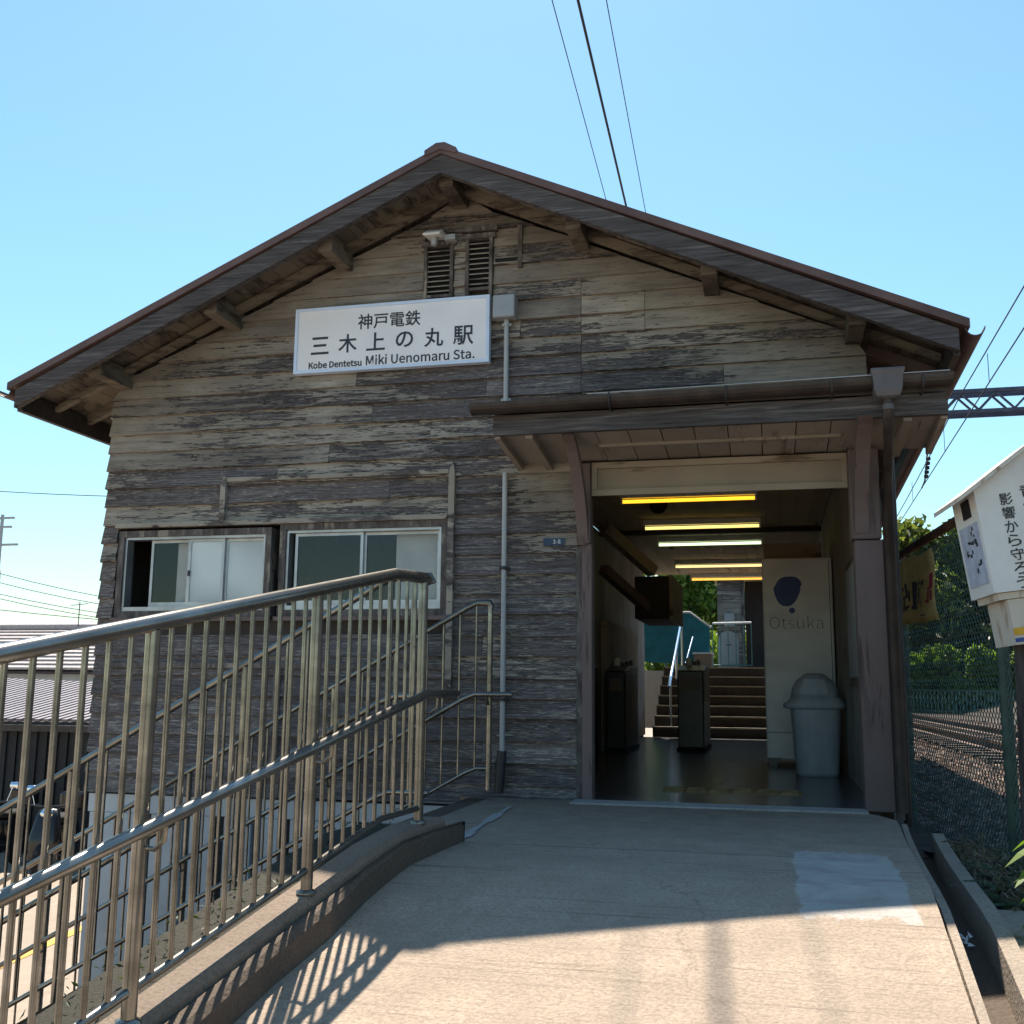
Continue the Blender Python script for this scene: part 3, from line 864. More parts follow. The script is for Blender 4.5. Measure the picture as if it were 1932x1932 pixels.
# ------------------------------------------------ windows
def window(x0, x1, z0, z1, panes):
    mb = MB()
    t = .045
    for a in ((x0 - t, x0, z0 - t, z1 + t), (x1, x1 + t, z0 - t, z1 + t), (x0, x1, z1, z1 + t), (x0, x1, z0 - t, z0)):
        mb.box(a[0], a[1], YF - .035, YF + .10, a[2], a[3])
    wnd = mb.build('window', K['trim'], ST)
    s = .018
    mb = MB()
    for a in ((x0 + .001, x0 + s, z0 + .001, z1 - .001), (x1 - s, x1 - .001, z0 + .001, z1 - .001), (x0 + s, x1 - s, z1 - s, z1 - .001), (x0 + s, x1 - s, z0 + .001, z0 + s + .012)):
        mb.box(a[0], a[1], YF - .02, YF + .06, a[2], a[3])
    mb.build('window_frame', K['alu'], wnd)
    box('window_sill', x0 - .06, x1 + .06, YF - .06, YF - .036, z0 - .075, z0 - .047, K['brown'], wnd)
    for (a, b_, depth, kind) in panes:
        mb = MB(); q = .020
        for c in ((a, a + q, z0 + .032, z1 - .02), (b_ - q, b_, z0 + .032, z1 - .02), (a + q, b_ - q, z1 - .04, z1 - .02), (a + q, b_ - q, z0 + .032, z0 + .066)):
            mb.box(c[0], c[1], YF + depth, YF + depth + .018, c[2], c[3])
        mb.build('sash', K['alu'], wnd)
        box('pane', a + q, b_ - q, YF + depth + .007, YF + depth + .011, z0 + .067, z1 - .041, K['glass'] if kind == 'clear' else K['frost'], wnd)
    return wnd
w1 = window(-4.53, -3.415, 1.20, 1.735, [(-4.345, -4.03, .030, 'clear'), (-4.032, -3.75, .008, 'frost'), (-3.752, -3.44, .030, 'frost')])
w2 = window(-3.26, -2.125, 1.20, 1.755, [(-3.205, -2.70, .008, 'clear'), (-2.702, -2.15, .030, 'clear')])
box('inner_blind', -4.17, -4.03, YF + .10, YF + .115, 1.22, 1.70, K['blind'], w1)
box('inner_blind', -2.49, -2.15, YF + .10, YF + .115, 1.22, 1.735, K['blind'], w2)
box('latch', -4.027, -4.012, YF - .002, YF + .007, 1.45, 1.49, K['clamp'], w1)
box('room_back', -4.6, -2.0, 9.2, 9.25, .3, 2.5, K['inwall'], ST)
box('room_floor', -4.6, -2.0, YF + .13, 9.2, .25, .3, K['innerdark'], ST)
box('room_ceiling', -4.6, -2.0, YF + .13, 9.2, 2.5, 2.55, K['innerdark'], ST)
# battens and panel around the windows
box('batten', -3.775, -3.735, YF - .055, YF - .002, 1.80, 2.15, K['slat'], ST)
MB().prism([(-2.078, YF - .05, .62), (-2.036, YF - .05, .62), (-2.036, YF - .05, 2.12), (-2.046, YF - .05, 2.19), (-2.07, YF - .05, 2.15), (-2.078, YF - .05, 2.10)], (0, 0, 0), (0, .045, 0)).build('batten', K['slat'], ST)
box('batten', -3.734, -2.079, YF - .05, YF - .002, 2.115, 2.145, K['slat'], ST)
box('batten', -4.60, -2.08, YF - .056, YF - .002, 1.802, 1.835, K['slat'], ST)
box('batten', -4.58, -2.08, YF - .042, YF - .002, .80, .835, K['trim'], ST)
box('batten', -3.30, -3.26, YF - .044, YF - .002, .10, .798, K['trim'], ST)
box('corner_board', -1.205, -1.165, YF - .03, YF + .02, -.05, 1.60, K['trim'], ST)

# ------------------------------------------------ entrance: posts, beam, porch
PM = K['brown']
post = MB().box(.515, .68, YF - .165, YF + .0, -.004, 1.58).build('entrance_post', PM, ST, .006)
MB().box(.50, .672, YF - .18, YF + .0, 1.585, 2.14).build('post_head', PM, ST, .006)
MB().box(.69, .735, YF - .10, YF - .06, -.05, 1.95).build('corner_batten', PM, ST)
MB().tube([(.765, YF + .04, -.1), (.765, YF + .04, 2.55)], .024, 10).build('rear_downpipe', K['gutter'], ST)
MB().box(-1.165, -1.10, YF - .055, YF + .05, -.004, 1.61).build('entrance_post', PM, ST, .004)
MB().box(-1.195, -1.105, YF - .075, YF + .05, 1.612, 2.14).build('post_head', PM, ST, .004)
# beam panel over the opening
MB().box(-1.10, .498, YF - .02, YF + .04, 1.945, 2.14).build('lintel', K['beam'], ST)
MB().box(-1.10, .498, YF - .05, YF - .022, 1.925, 1.965).box(-1.10, .498, YF - .05, YF - .022, 2.105, 2.145).box(-1.10, -1.065, YF - .05, YF - .022, 1.966, 2.104).box(.465, .498, YF - .05, YF - .022, 1.966, 2.104).build('lintel_trim', K['beam'], ST)
# porch canopy
CY = 6.10
mb = MB()
mb.prism([(-1.62, CY - .04, 2.325), (-1.62, YF - .02, 2.47), (-1.62, YF - .02, 2.50), (-1.62, CY - .04, 2.355)], (0, 0, 0), (2.63, 0, 0))
can = mb.build('porch_roof', K['gutter'], ST)
nb = 13
for i in range(nb):
    x0 = -1.58 + i * (2.56 / nb); x1 = -1.58 + (i + 1) * (2.56 / nb) - .006
    dz = rg.uniform(-.003, .003)
    MB().hexa([(x0, CY + .03, 2.228 + dz), (x1, CY + .03, 2.228 + dz), (x1, YF - .025, 2.16 + dz), (x0, YF - .025, 2.16 + dz), (x0, CY + .03, 2.243 + dz), (x1, CY + .03, 2.243 + dz), (x1, YF - .025, 2.175 + dz), (x0, YF - .025, 2.175 + dz)]).build('soffit_board', K['soffit'], can)
MB().box(-1.60, 1.0, CY - .01, CY + .028, 2.20, 2.322).build('porch_fascia', K['barge'], can)
for x in (-1.60, .965):
    MB().prism([(x, CY + .03, 2.185), (x, YF - .02, 2.12), (x, YF - .02, 2.46), (x, CY + .03, 2.315)], (0, 0, 0), (.035, 0, 0)).build('end_board', K['soffit'], can)
MB().bar((-1.0, 6.44, 2.185), (.45, 6.44, 2.185), .035, .02).build('soffit_batten', K['soffit'], can)
for x in (-1.385, .79):
    MB().bar((x, CY + .03, 2.21), (x, YF - .02, 2.14), .045, .06).build('rafter', K['soffit'], can)
# gutter of the porch
mb = MB(); ng = 9
cyg, czg, gr = CY - .075, 2.375, .062
pr = [(cyg + math.cos(math.pi + math.pi * j / ng) * gr, czg + math.sin(math.pi + math.pi * j / ng) * gr) for j in range(ng + 1)] + [(cyg + math.cos(math.pi + math.pi * j / ng) * (gr - .006), czg + math.sin(math.pi + math.pi * j / ng) * (gr - .006)) for j in reversed(range(ng + 1))]
n = len(pr)
xa, xb = -1.72, 1.02
mb.add([(xa, y, z) for y, z in pr] + [(xb, y, z + .03) for y, z in pr], [(i, (i + 1) % n, (i + 1) % n + n, i + n) for i in range(n)] + [tuple(range(n)), tuple(reversed(range(n, 2 * n)))])
mb.build('porch_gutter', K['gutter'], can)
for x in (-.87, -.2, .38, .86):
    MB().tube([(x, CY - .14, czg + .02), (x, CY - .142, czg - .02), (x, CY - .10, czg - .065), (x, CY - .01, czg - .06)], .006, 6).build('gutter_hook', K['clamp'], can)
MB().tube([(-1.0, CY - .139, 2.392), (1.0, CY - .139, 2.412)], .003, 5).build('gutter_edge', K['pvc'], can)
# rain hopper and downpipe
mb = MB()
prof = [(.085, 2.44), (.09, 2.43), (.08, 2.40), (.072, 2.315), (.06, 2.285), (.035, 2.275)]
for i in range(len(prof) - 1):
    (a, z1_), (b_, z0_) = prof[i], prof[i + 1]
    cx_, cy_ = .675, CY - .10
    mb.hexa([(cx_ - b_, cy_ - b_ * .8, z0_), (cx_ + b_, cy_ - b_ * .8, z0_), (cx_ + b_, cy_ + b_ * .8, z0_), (cx_ - b_, cy_ + b_ * .8, z0_), (cx_ - a, cy_ - a * .8, z1_ - .0005), (cx_ + a, cy_ - a * .8, z1_ - .0005), (cx_ + a, cy_ + a * .8, z1_ - .0005), (cx_ - a, cy_ + a * .8, z1_ - .0005)])
mb.build('rain_hopper', K['hopper'], ST)
dp = MB().tube([(.675, CY - .10, 2.275), (.675, CY - .10, 2.19), (.70, CY + .2, 2.05), (.715, YF - .19, 1.93), (.715, YF - .19, 0)], .028, 10).build('downpipe', K['gutter'], ST)
MB().tube([(.675, CY - .10, 2.245), (.675, CY - .10, 2.215)], .034, 10).build('pipe_collar', K['hopper'], dp)
# curved knee brackets
def bracket(x0, x1, yw, z0):
    mb = MB()
    pts = []
    for i in range(9):
        t = i / 8
        y = yw - .02 - (.56) * t ** 1.35
        z = z0 + (2.20 - z0) * (1 - (1 - t) ** 1.5)
        pts.append((y, z))
    th = .10
    outer = [(y, z) for y, z in pts]; inner = [(min(yw - .018, y + th), z + .0) for y, z in pts]
    poly = [(x0, y, z) for y, z in outer] + [(x0, y, z) for y, z in reversed(inner)]
    n = 9
    for i in range(8):
        a = [(outer[i], outer[i + 1], inner[i + 1], inner[i])][0]
        mb.prism([(x0, q[0], q[1]) for q in a], (0, 0, 0), (x1 - x0, 0, 0))
    return mb.build('knee_bracket', PM, ST)
bracket(-1.19, -1.12, YF - .05, 1.60)
bracket(.52, .60, YF - .17, 1.62)
# interior of the passage
IY0, IY1 = YF + .06, 17.0
floor = box('passage_floor', -1.95, .60, YF - .08, 15.86, -.30, .0, K['floor'], ST)
for i in range(6):
    box('tactile_tile', -.74 + .155 * i, -.59 + .155 * i - .004, 7.45, 7.75, .0, .006, K['tactile'], floor)
for i in range(6):
    for j in range(9):
        bx, by = -.725 + .155 * i, 7.475 + j * .030
        MB().box(bx, bx + .11, by, by + .014, .0062, .011).build('tactile_bar', K['tactile'], floor) if j % 2 == 0 else None
for i in range(14):
    box('tactile_tile', -.70 + .028 * i, -.40 + .028 * i, 7.80 + .42 * i, 8.20 + .42 * i, .0, .004, K['floor'], floor)
box('interior_wall', -1.97, -1.90, IY0 + .06, YB - .4, 0, 2.5, K['inwall'], ST)
box('interior_wall', -1.90, -1.17, IY0 + .06, IY0 + .10, 0, 2.5, K['inwall'], ST)
iw = box('interior_wall', .60, .618, IY0 + .06, YB - .25, 0, 2.5, K['inwall'], ST)
ceil = box('passage_ceiling', -1.9, .60, IY0 + .06, 17.05, 2.515, 2.54, K['innerdark'], ST)
i = 0
y = 7.0
for i in range(17):
    x0 = -1.89 + i * .146
    for (ya, yb) in ((6.96, 9.2), (9.21, 12.0), (12.01, 14.4), (14.41, 17.0)):
        box('ceiling_board', x0, x0 + .143, ya, yb - .006, 2.495 + rg.uniform(-.003, .003), 2.513, K['ceil'], ceil)
for y in (8.9, 12.1):
    box('ceiling_joist', -1.89, .595, y, y + .09, 2.44, 2.494, K['innerdark'], ceil)
box('boxed_beam', -1.47, -1.08, 12.0, 13.4, 1.47, 1.95, K['innerdark'], ST, .01)
MB().box(-1.079, -1.04, 11.99, 13.41, 1.46, 1.96).build('beam_facing', K['beam'], ST)
MB().bar((-1.74, 11.5, 2.44), (-1.26, 12.0, 2.0), .12, .12).build('knee_brace', K['beam'], ST)
MB().bar((-1.72, 11.3, 1.96), (-1.34, 12.0, 1.60), .10, .10).build('knee_brace', K['brown'], ST)
box('shutter_panel', -1.885, -1.86, 9.4, 11.3, .92, 2.0, K['shutter'], ST)
for i in range(26):
    box('shutter_slat', -1.859, -1.845, 9.4, 11.3, .925 + i * .041, .958 + i * .041, K['shutter'], ST)
box('counter_front', -1.885, -1.80, 9.2, 11.4, 0, .90, K['innerdark'], ST)
box('wall_panel', -1.89, -1.80, 12.2, 15.0, 0, 1.46, K['beam'], ST)
box('notice_sheet', -1.855, -1.845, 8.1, 8.5, .95, 1.5, K['white'], ST)
# right-hand passage wall: poster frame, conduit
pf = box('poster_frame', .578, .599, 7.0, 8.4, .72, 1.62, K['brown'], ST)
box('poster_sheet', .572, .577, 7.06, 8.34, .78, 1.56, K['jbox'], pf)
box('frame_edge', .545, .575, 6.96, 7.0, .62, 1.66, K['pvc'], pf)
MB().box(-.03, .52, 10.7, 10.85, 1.93, 2.12).build('notice_board', K['beam'], ST)

# back steps and platform beyond
steps = thing('platform_steps', (-.7, 16.7, 0), 'flight of dark steps with pale nosings climbing from passage to platform', 'steps')
for i in range(7):
    y = 15.87 + .30 * i; z1 = .15 * (i + 1)
    st = box('step', -1.70, .60, y, y + .30 + (3.5 if i == 6 else 0), 0, z1 - .022, K['steprise'], steps)
    box('step_tread', -1.70, .60, y - .02, y + .30 - .022 + (3.5 if i == 6 else 0), z1 - .021, z1, K['steprise'], st)
    box('step_nosing', -1.68, .58, y - .028, y + .01, z1 - .018, z1 + .003, K['steptread'], st)

# ================================================================== THINGS ON THE FRONT
sg = thing('station_sign', (-2.52, YF - .05, 2.87), 'white enamel station name board fixed on the timber gable', 'sign')
SX0, SX1, SZ0, SZ1, SY = -3.24, -1.80, 2.872, 3.352, YF - .075
box('panel', SX0 + .022, SX1 - .022, SY + .003, SY + .045, SZ0 + .022, SZ1 - .022, K['sign'], sg)
MB().box(SX0, SX0 + .022, SY - .004, SY + .05, SZ0, SZ1).box(SX1 - .022, SX1, SY - .004, SY + .05, SZ0, SZ1).box(SX0 + .022, SX1 - .022, SY - .004, SY + .05, SZ1 - .022, SZ1).box(SX0 + .022, SX1 - .022, SY - .004, SY + .05, SZ0, SZ0 + .022).build('rim', K['signrim'], sg)
ty = SY + .002
text('神戸電鉄', -2.53, 3.225, ty, height=.113, width=.465, mat=K['ink'], parent=sg, bold=.010)
for ch, cx_, hh, ww in (('三', -3.045, .128, .135), ('木', -2.835, .135, .138), ('上', -2.625, .130, .138), ('の', -2.412, .115, .128), ('丸', -2.198, .135, .138), ('駅', -1.985, .138, .145)):
    text(ch, cx_, 3.07 + (.004 if ch != '三' else 0), ty, height=hh, width=ww, mat=K['ink'], parent=sg, bold=.014)
text('Kobe Dentetsu', -2.925, 2.928, ty, width=.40, mat=K['ink'], parent=sg, bold=.010)
text('Miki Uenomaru Sta.', -2.298, 2.94, ty, width=.79, mat=K['ink'], parent=sg, bold=.005)

cj = thing('junction_box', (-1.685, YF - .05, 3.15), 'grey steel junction box with long conduit running down the timber front', 'junction box')
box('box_body', -1.765, -1.612, YF - .13, YF - .024, 3.165, 3.325, K['jbox'], cj, .006)
MB().tube([(-1.682, YF - .06, 3.165), (-1.682, YF - .06, 2.51)], .017, 10).tube([(-1.682, YF - .06, 2.10), (-1.682, YF - .06, .28)], .017, 10).build('conduit', K['pvc'], cj)
MB().tube([(-1.682, YF - .06, .285), (-1.70, YF - .062, .03)], .030, 10).build('conduit_boot', K['clamp'], cj)
for z in (3.13, 2.60, 1.46, .61):
    MB().tube([(-1.682, YF - .06, z - .012), (-1.682, YF - .06, z + .012)], .0225, 10).box(-1.715, -1.65, YF - .062, YF - .022, z - .01, z + .01).build('pipe_clip', K['clamp'] if z < 2 else K['pvc'], cj)

wl = thing('wall_lamp', (-2.17, YF - .1, 3.76), 'small white hooded lamp on the gable above the vents', 'lamp')
MB().prism([(-2.26, YF - .20, 3.775), (-2.26, YF - .20, 3.79), (-2.26, YF - .13, 3.835), (-2.26, YF - .03, 3.84), (-2.26, YF - .03, 3.80)], (0, 0, 0), (.13, 0, 0)).build('hood', K['white'], wl, .008)
MB().box(-2.13, -2.05, YF - .10, YF - .02, 3.77, 3.81).build('mount', K['jbox'], wl)
MB().tube([(-2.195, YF - .12, 3.79), (-2.195, YF - .12, 3.725)], [.03, .02], 10).build('bulb_shade', K['jbox'], wl)

pl = thing('number_plate', (-1.35, YF - .03, 1.605), 'small navy number plate beside the entrance post', 'plate')
box('plate_body', -1.425, -1.285, YF - .032, YF - .024, 1.607, 1.655, K['plate'], pl)
text('3-8', -1.335, 1.631, YF - .0325, height=.028, mat=K['white'], parent=pl, bold=0.0)

# ================================================================== PASSAGE THINGS
COLS = [((1.0, .50, .02), .9), ((.98, .76, .22), .75), ((.76, .97, .55), .9), ((1.0, .76, .30), .75), ((1.0, .50, .05), .75)]
LBL = ['amber fluorescent tube lamp just behind the entrance lintel', 'pale yellow fluorescent tube lamp next behind the amber one at the entrance', 'greenish white fluorescent tube lamp over the ticket gates', 'warm fluorescent tube lamp before the back steps', 'orange fluorescent tube lamp above the back steps']
for i, (y, x0) in enumerate(((9.7, -1.29), (11.39, -1.27), (12.74, -1.26), (15.09, -1.26), (16.9, -1.16))):
    z = 2.405
    f = thing('fluorescent_lamp', (x0 + .6, y, z), LBL[i], 'lamp', 'tube lamps under the passage ceiling')
    MB().prism([(x0 - .02, y - .03, z + .03), (x0 - .02, y + .03, z + .03), (x0 - .02, y + .055, z + .085), (x0 - .02, y - .055, z + .085)], (0, 0, 0), (1.24, 0, 0)).build('housing', K['white'], f)
    MB().tube([(x0, y, z), (x0 + 1.2, y, z)], .0165, 10).build('tube', emit('lit_tube_%d' % i, *COLS[i]), f)
    MB().box(x0 - .015, x0 + .0, y - .02, y + .02, z - .02, z + .029).build('lampholder', K['white'], f); MB().box(x0 + 1.2, x0 + 1.215, y - .02, y + .02, z - .02, z + .029).build('lampholder', K['white'], f)
sp = thing('ceiling_speaker', (-1.0, 10.2, 2.4), 'small dark dome speaker on the passage ceiling', 'speaker')
MB().lathe(-1.02, 10.3, [(.001, 2.38), (.05, 2.395), (.085, 2.44), (.09, 2.49)], 16).build('dome', K['dark'], sp)

vm = thing('vending_machine', (.27, 10.6, 0), 'pale grey vending machine showing its plain side with a blue balloon logo', 'vending machine')
box('body', -.05, .585, 10.28, 11.1, .06, 1.92, K['vend'], vm, .012)
MB().box(-.03, .04, 10.32, 10.40, 0, .06).box(.5, .57, 10.32, 10.4, 0, .06).build('foot', K['gate'], vm)
box('kick_strip', -.045, .08, 10.268, 10.28, .05, .075, K['gate'], vm)
MB().box(-.046, .58, 10.2775, 10.2795, .30, .306).build('panel_seam', K['gate'], vm)
MB().box(.555, .561, 10.2775, 10.2795, .31, 1.90).build('panel_seam', K['gate'], vm)
vy = 10.2785
pts = []
for i in range(40):
    a = 2 * math.pi * i / 40
    ca, sa = math.cos(a), math.sin(a)
    r_ = 1.0
    x_ = .122 * math.copysign(abs(ca) ** .75, ca) * (1 - .18 * (sa < 0) * abs(sa)) + .01 * sa
    z_ = .125 * math.copysign(abs(sa) ** .8, sa) if sa > 0 else -.155 * abs(sa) ** 1.1
    pts.append((.175 + x_ + .014 * (sa > .3), vy, 1.62 + z_))
MB().prism(pts, (0, 0, 0), (0, -.002, 0)).build('logo_balloon', K['logo'], vm)
MB().prism([(.215 + .028 * math.cos(a_ * .449), vy, 1.425 + .027 * math.sin(a_ * .449)) for a_ in range(14)], (0, 0, 0), (0, -.002, 0)).build('logo_dot', K['logo'], vm)
text('Otsuka', .25, 1.315, vy, width=.48, mat=K['logotxt'], parent=vm, bold=-.008)

tb = thing('litter_bin', (.36, 9.15, 0), 'blue grey plastic litter bin with domed lid before the vending machine', 'bin')
mb = MB()
def rsq(cx, cy, hx, hy, z, n=24, p=4):
    out = []
    for j in range(n):
        a = 2 * math.pi * j / n
        c, s_ = math.cos(a), math.sin(a)
        k = (abs(c) ** p + abs(s_) ** p) ** (-1 / p)
        out.append((cx + c * k * hx, cy + s_ * k * hy, z))
    return out
def loft(mb, rings, smooth=True, capb=True, capt=True):
    n = len(rings[0]); vs = [q for r_ in rings for q in r_]
    fs = [(i * n + j, i * n + (j + 1) % n, (i + 1) * n + (j + 1) % n, (i + 1) * n + j) for i in range(len(rings) - 1) for j in range(n)]
    if capb: fs.append(tuple(reversed(range(n))))
    if capt: fs.append(tuple((len(rings) - 1) * n + j for j in range(n)))
    mb.add(vs, fs, smooth)
bx_, by_ = .355, 9.30
loft(mb, [rsq(bx_, by_, .165, .17, 0), rsq(bx_, by_, .172, .175, .03), rsq(bx_, by_, .20, .21, .55), rsq(bx_, by_, .20, .21, .56)])
mb.build('bin_body', K['bin'], tb)
mb = MB()
loft(mb, [rsq(bx_ - .01, by_, .21, .22, .535), rsq(bx_ - .01, by_, .245, .24, .545), rsq(bx_ - .01, by_, .25, .245, .575), rsq(bx_, by_, .215, .225, .60), rsq(bx_, by_, .205, .215, .63)])
mb.build('bin_rim', K['bin'], tb)
mb = MB()
loft(mb, [rsq(bx_, by_, .195, .205, .625, p=3), rsq(bx_, by_, .185, .195, .70, p=2.6), rsq(bx_, by_, .15, .16, .765, p=2.3), rsq(bx_, by_, .09, .1, .815, p=2), rsq(bx_, by_, .06, .07, .828, p=2)])
mb.build('bin_lid', K['bin'], tb)
MB().prism([(bx_ - .09, by_ - .21, .78), (bx_ - .13, by_ - .205, .66), (bx_ + .1, by_ - .205, .66), (bx_ + .07, by_ - .21, .775)], (0, 0, 0), (0, .02, 0)).build('bin_flap', K['bin'], tb)

def gate(x0, x1, y0, y1, h, label):
    g_ = thing('ticket_gate', ((x0 + x1) / 2, (y0 + y1) / 2, 0), label, 'ticket gate', 'ticket gates in the passage')
    box('gate_body', x0, x1, y0, y1, .04, h, K['gate'], g_, .012)
    box('gate_plinth', x0 - .02, x1 + .02, y0 - .02, y1 + .02, 0, .04, K['dark'], g_)
    MB().prism([(x0 - .01, y0 - .02, h + .001), (x0 - .01, y0 + .45, h + .07), (x0 - .01, y1, h + .07), (x0 - .01, y1, h + .001)], (0, 0, 0), (x1 - x0 + .02, 0, 0)).build('gate_top', K['gate'], g_, .008)
    box('reader_panel', x0 + .04, x1 - .04, y0 - .008, y0 - .001, h - .22, h - .08, K['gate2'], g_)
    box('side_trim', x1 + .001, x1 + .012, y0 + .05, y1 - .05, .10, .55, K['pvc'] if x0 > -1.3 else K['gate2'], g_)
    box('side_sheet', x1 + .001, x1 + .012, y0 + .05, y1 - .05, .56, h - .03, K['gate2'], g_)
    MB().lathe((x0 + x1) / 2 - .05, y0 + .5, [(.035, h + .07), (.035, h + .14), (.02, h + .16), (.001, h + .162)], 12).build('gate_lamp', K['white'], g_)
    for q in range(4):
        box('ticket_slot_block', x0 + .03 + q * .05, x0 + .065 + q * .05, y0 + .6, y0 + .8, h + .071, h + .10 + .012 * q, K['gate2'], g_, .004)
gate(-1.77, -1.56, 11.8, 12.9, .88, 'dark ticket gate cabinet standing by the shuttered counter')
gate(-1.03, -.74, 12.3, 13.4, .90, 'dark ticket gate cabinet standing in the middle of the passage floor')

# ------------------------------------------------ beyond the steps
PZ = 1.05
tp = thing('teal_panel_fence', (-1.6, 17.3, .6), 'solid teal sheet fence beside the back steps', 'fence')
MB().prism([(-2.6, 18.60, 1.18), (-1.0, 18.60, 1.10), (-1.0, 18.60, 1.76), (-1.32, 18.60, 2.0), (-2.6, 18.60, 2.02)], (0, 0, 0), (0, .02, 0)).build('panel', K['teal'], tp)
for x, y in ((-2.5, 18.64), (-1.75, 18.64), (-1.01, 18.64)):
    MB().tube([(x, y, .2), (x, y, 1.75)], .02, 8).build('post', K['grn2'], tp)
MB().tube([(-2.6, 18.6, 2.03), (-1.32, 18.6, 2.01), (-1.0, 18.6, 1.77), (-1.0, 19.2, 1.80)], .016, 8).build('top_rail', K['white'], tp)
hr = thing('step_handrail', (-1.4, 16.8, .5), 'bright steel handrail rising up the back steps', 'handrail')
MB().tube([(-1.44, 15.75, .72), (-1.44, 15.9, .80), (-1.40, 17.7, 1.80), (-1.40, 18.2, 1.82)], .022, 10).build('top_rail', K['chrome'], hr)
MB().tube([(-1.32, 16.5, .85), (-1.24, 18.0, 1.55)], .016, 8).build('lower_rail', K['chrome'], hr)
for y, z0, z1 in ((15.9, .1, .80), (17.0, .85, 1.40), (18.1, 1.05, 1.81)):
    MB().tube([(-1.43, y, z0), (-1.43, y, z1)], .017, 8).build('post', K['chrome'], hr)
pf2 = thing('platform_railing', (-.6, 19.3, PZ), 'pale blue green bar railing at the platform edge', 'railing')
MB().tube([(-.98, 19.3, 1.86), (-.30, 19.3, 1.87)], .018, 8).build('top_rail', K['white'], pf2)
MB().tube([(-.98, 19.3, 1.12), (-.30, 19.3, 1.12)], .012, 8).build('bottom_rail', K['grn2'], pf2)
for i in range(6):
    MB().tube([(-.98 + .135 * i, 19.3, 1.12), (-.98 + .135 * i, 19.3, 1.86)], .010, 6).build('baluster', K['grn2'], pf2)
platform = box('platform', -3.5, 1.0, 21.0, 60, -.05, PZ, K['asphalt'])
tag(platform, 'concrete platform behind the station', 'platform', kind='structure')
hut = thing('platform_shelter', (-.4, 20.6, PZ), 'small clapboard shelter standing on the platform beyond the steps', 'shelter')
box('wall', -.92, -.50, 20.3, 20.4, .9, 2.75, K['innerdark'], hut)
for i in range(17):
    MB().hexa([(-.93, 20.28, .95 + i * .105), (-.49, 20.28, .95 + i * .105), (-.49, 20.3, .95 + i * .105), (-.93, 20.3, .95 + i * .105), (-.93, 20.295, 1.06 + i * .105), (-.49, 20.295, 1.06 + i * .105), (-.49, 20.3, 1.06 + i * .105), (-.93, 20.3, 1.06 + i * .105)]).build('clapboard', K['clap'], hut)
box('door_jamb', -.489, -.43, 20.26, 20.36, .9, 2.75, K['trim'], hut)
box('dark_doorway', -.43, .6, 20.8, 20.85, .9, 2.75, K['innerdark'], hut)
box('meter_box', -.80, -.62, 20.18, 20.27, 1.86, 2.10, K['jbox'], hut, .006)
box('shelter_roof', -1.0, 1.2, 20.1, 23, 2.76, 2.83, K['ceil'], hut)
mc = thing('ticket_collector_box', (-.72, 19.4, PZ), 'grey round topped ticket collector box beside the shelter', 'ticket box')
pts = [(-.90, 19.5, PZ - .05), (-.54, 19.5, PZ - .05), (-.54, 19.5, 1.55)] + [(-.72 + .18 * math.cos(a_ * .262), 19.5, 1.55 + .19 * math.sin(a_ * .262)) for a_ in range(1, 12)] + [(-.90, 19.5, 1.55)]
MB().prism(pts, (0, 0, 0), (0, .3, 0)).build('box_body', K['jbox'], mc)
box('ticket_slot', -.75, -.66, 19.494, 19.499, 1.48, 1.495, K['dark'], mc)
pb = thing('planter_box', (-1.1, 18.6, PZ), 'pinkish brown plastic storage box at the top of the steps', 'box')
box('box_body', -1.25, -.95, 18.3, 18.7, PZ, 1.28, K['beam'], pb, .01)
box('box_lid', -1.27, -.93, 18.28, 18.72, 1.281, 1.31, K['white'], pb, .006)

# ================================================================== RAILINGS
def railing_post(P, r_top, name, mb_h, root, r=.0215):
    pass
ra = thing('ramp_railing', (-1.55, 3.5, -.02), 'bronze steel tube railing standing on the kerb along the ramp', 'railing')
def a_base(y):   # kerb top under the railing
    return min(.5 * (.2 * (y - 4.25) - math.sqrt((.2 * (y - 4.25)) ** 2 + .0012)) + .14, .118)
H = 1.04
def a_line(y, h):
    """point at height h over the sloping railing line"""
    return (kerb_x(y) - .01, y, -.02 + .195 * (y - 3.5) + h)
YA0, YA1, YA2 = .15, 4.12, 4.42
S = K['steel']
MB().tube([a_line(YA0, H), a_line(2.0, H), a_line(YA1, H), (kerb_x(YA2) - .01, YA2, a_line(YA1, H)[2] + .012), (kerb_x(YA2) - .005, YA2 + .02, a_line(YA1, H)[2] - .002)], .024, 14).build('top_rail', S, ra)
pposts = [2.62 - .94, 2.62, 3.50, 4.40]
for y in pposts:
    zt = min(a_line(y, H)[2], a_line(YA1, H)[2] + .012)
    o = MB().tube([(kerb_x(y) - .01, y, a_base(y) - .03), (kerb_x(y) - .01, y, zt - .02)], .0205, 14).build('post', S, ra)
    MB().lathe(kerb_x(y) - .01, y, [(.034, a_base(y) - .002), (.034, a_base(y) + .008), (.021, a_base(y) + .012)], 14).build('base_collar', S, o)
MB().tube([a_line(YA0, .085), a_line(4.05, .085), (kerb_x(4.40) - .01, 4.40, a_line(4.05, .085)[2] + .006)], .013, 8).build('bottom_rail', S, ra)
hx = .075
MB().tube([(a_line(YA0, 0)[0] + hx, YA0, a_line(YA0, .52)[2])] + [(a_line(y, 0)[0] + hx, y, a_line(y, .52)[2]) for y in (1.5, 2.6, 3.6, 4.28)] + [(a_line(4.60, 0)[0] + hx, 4.60, a_line(4.28, .52)[2] + .004)], .0185, 12).build('handrail', S, ra)
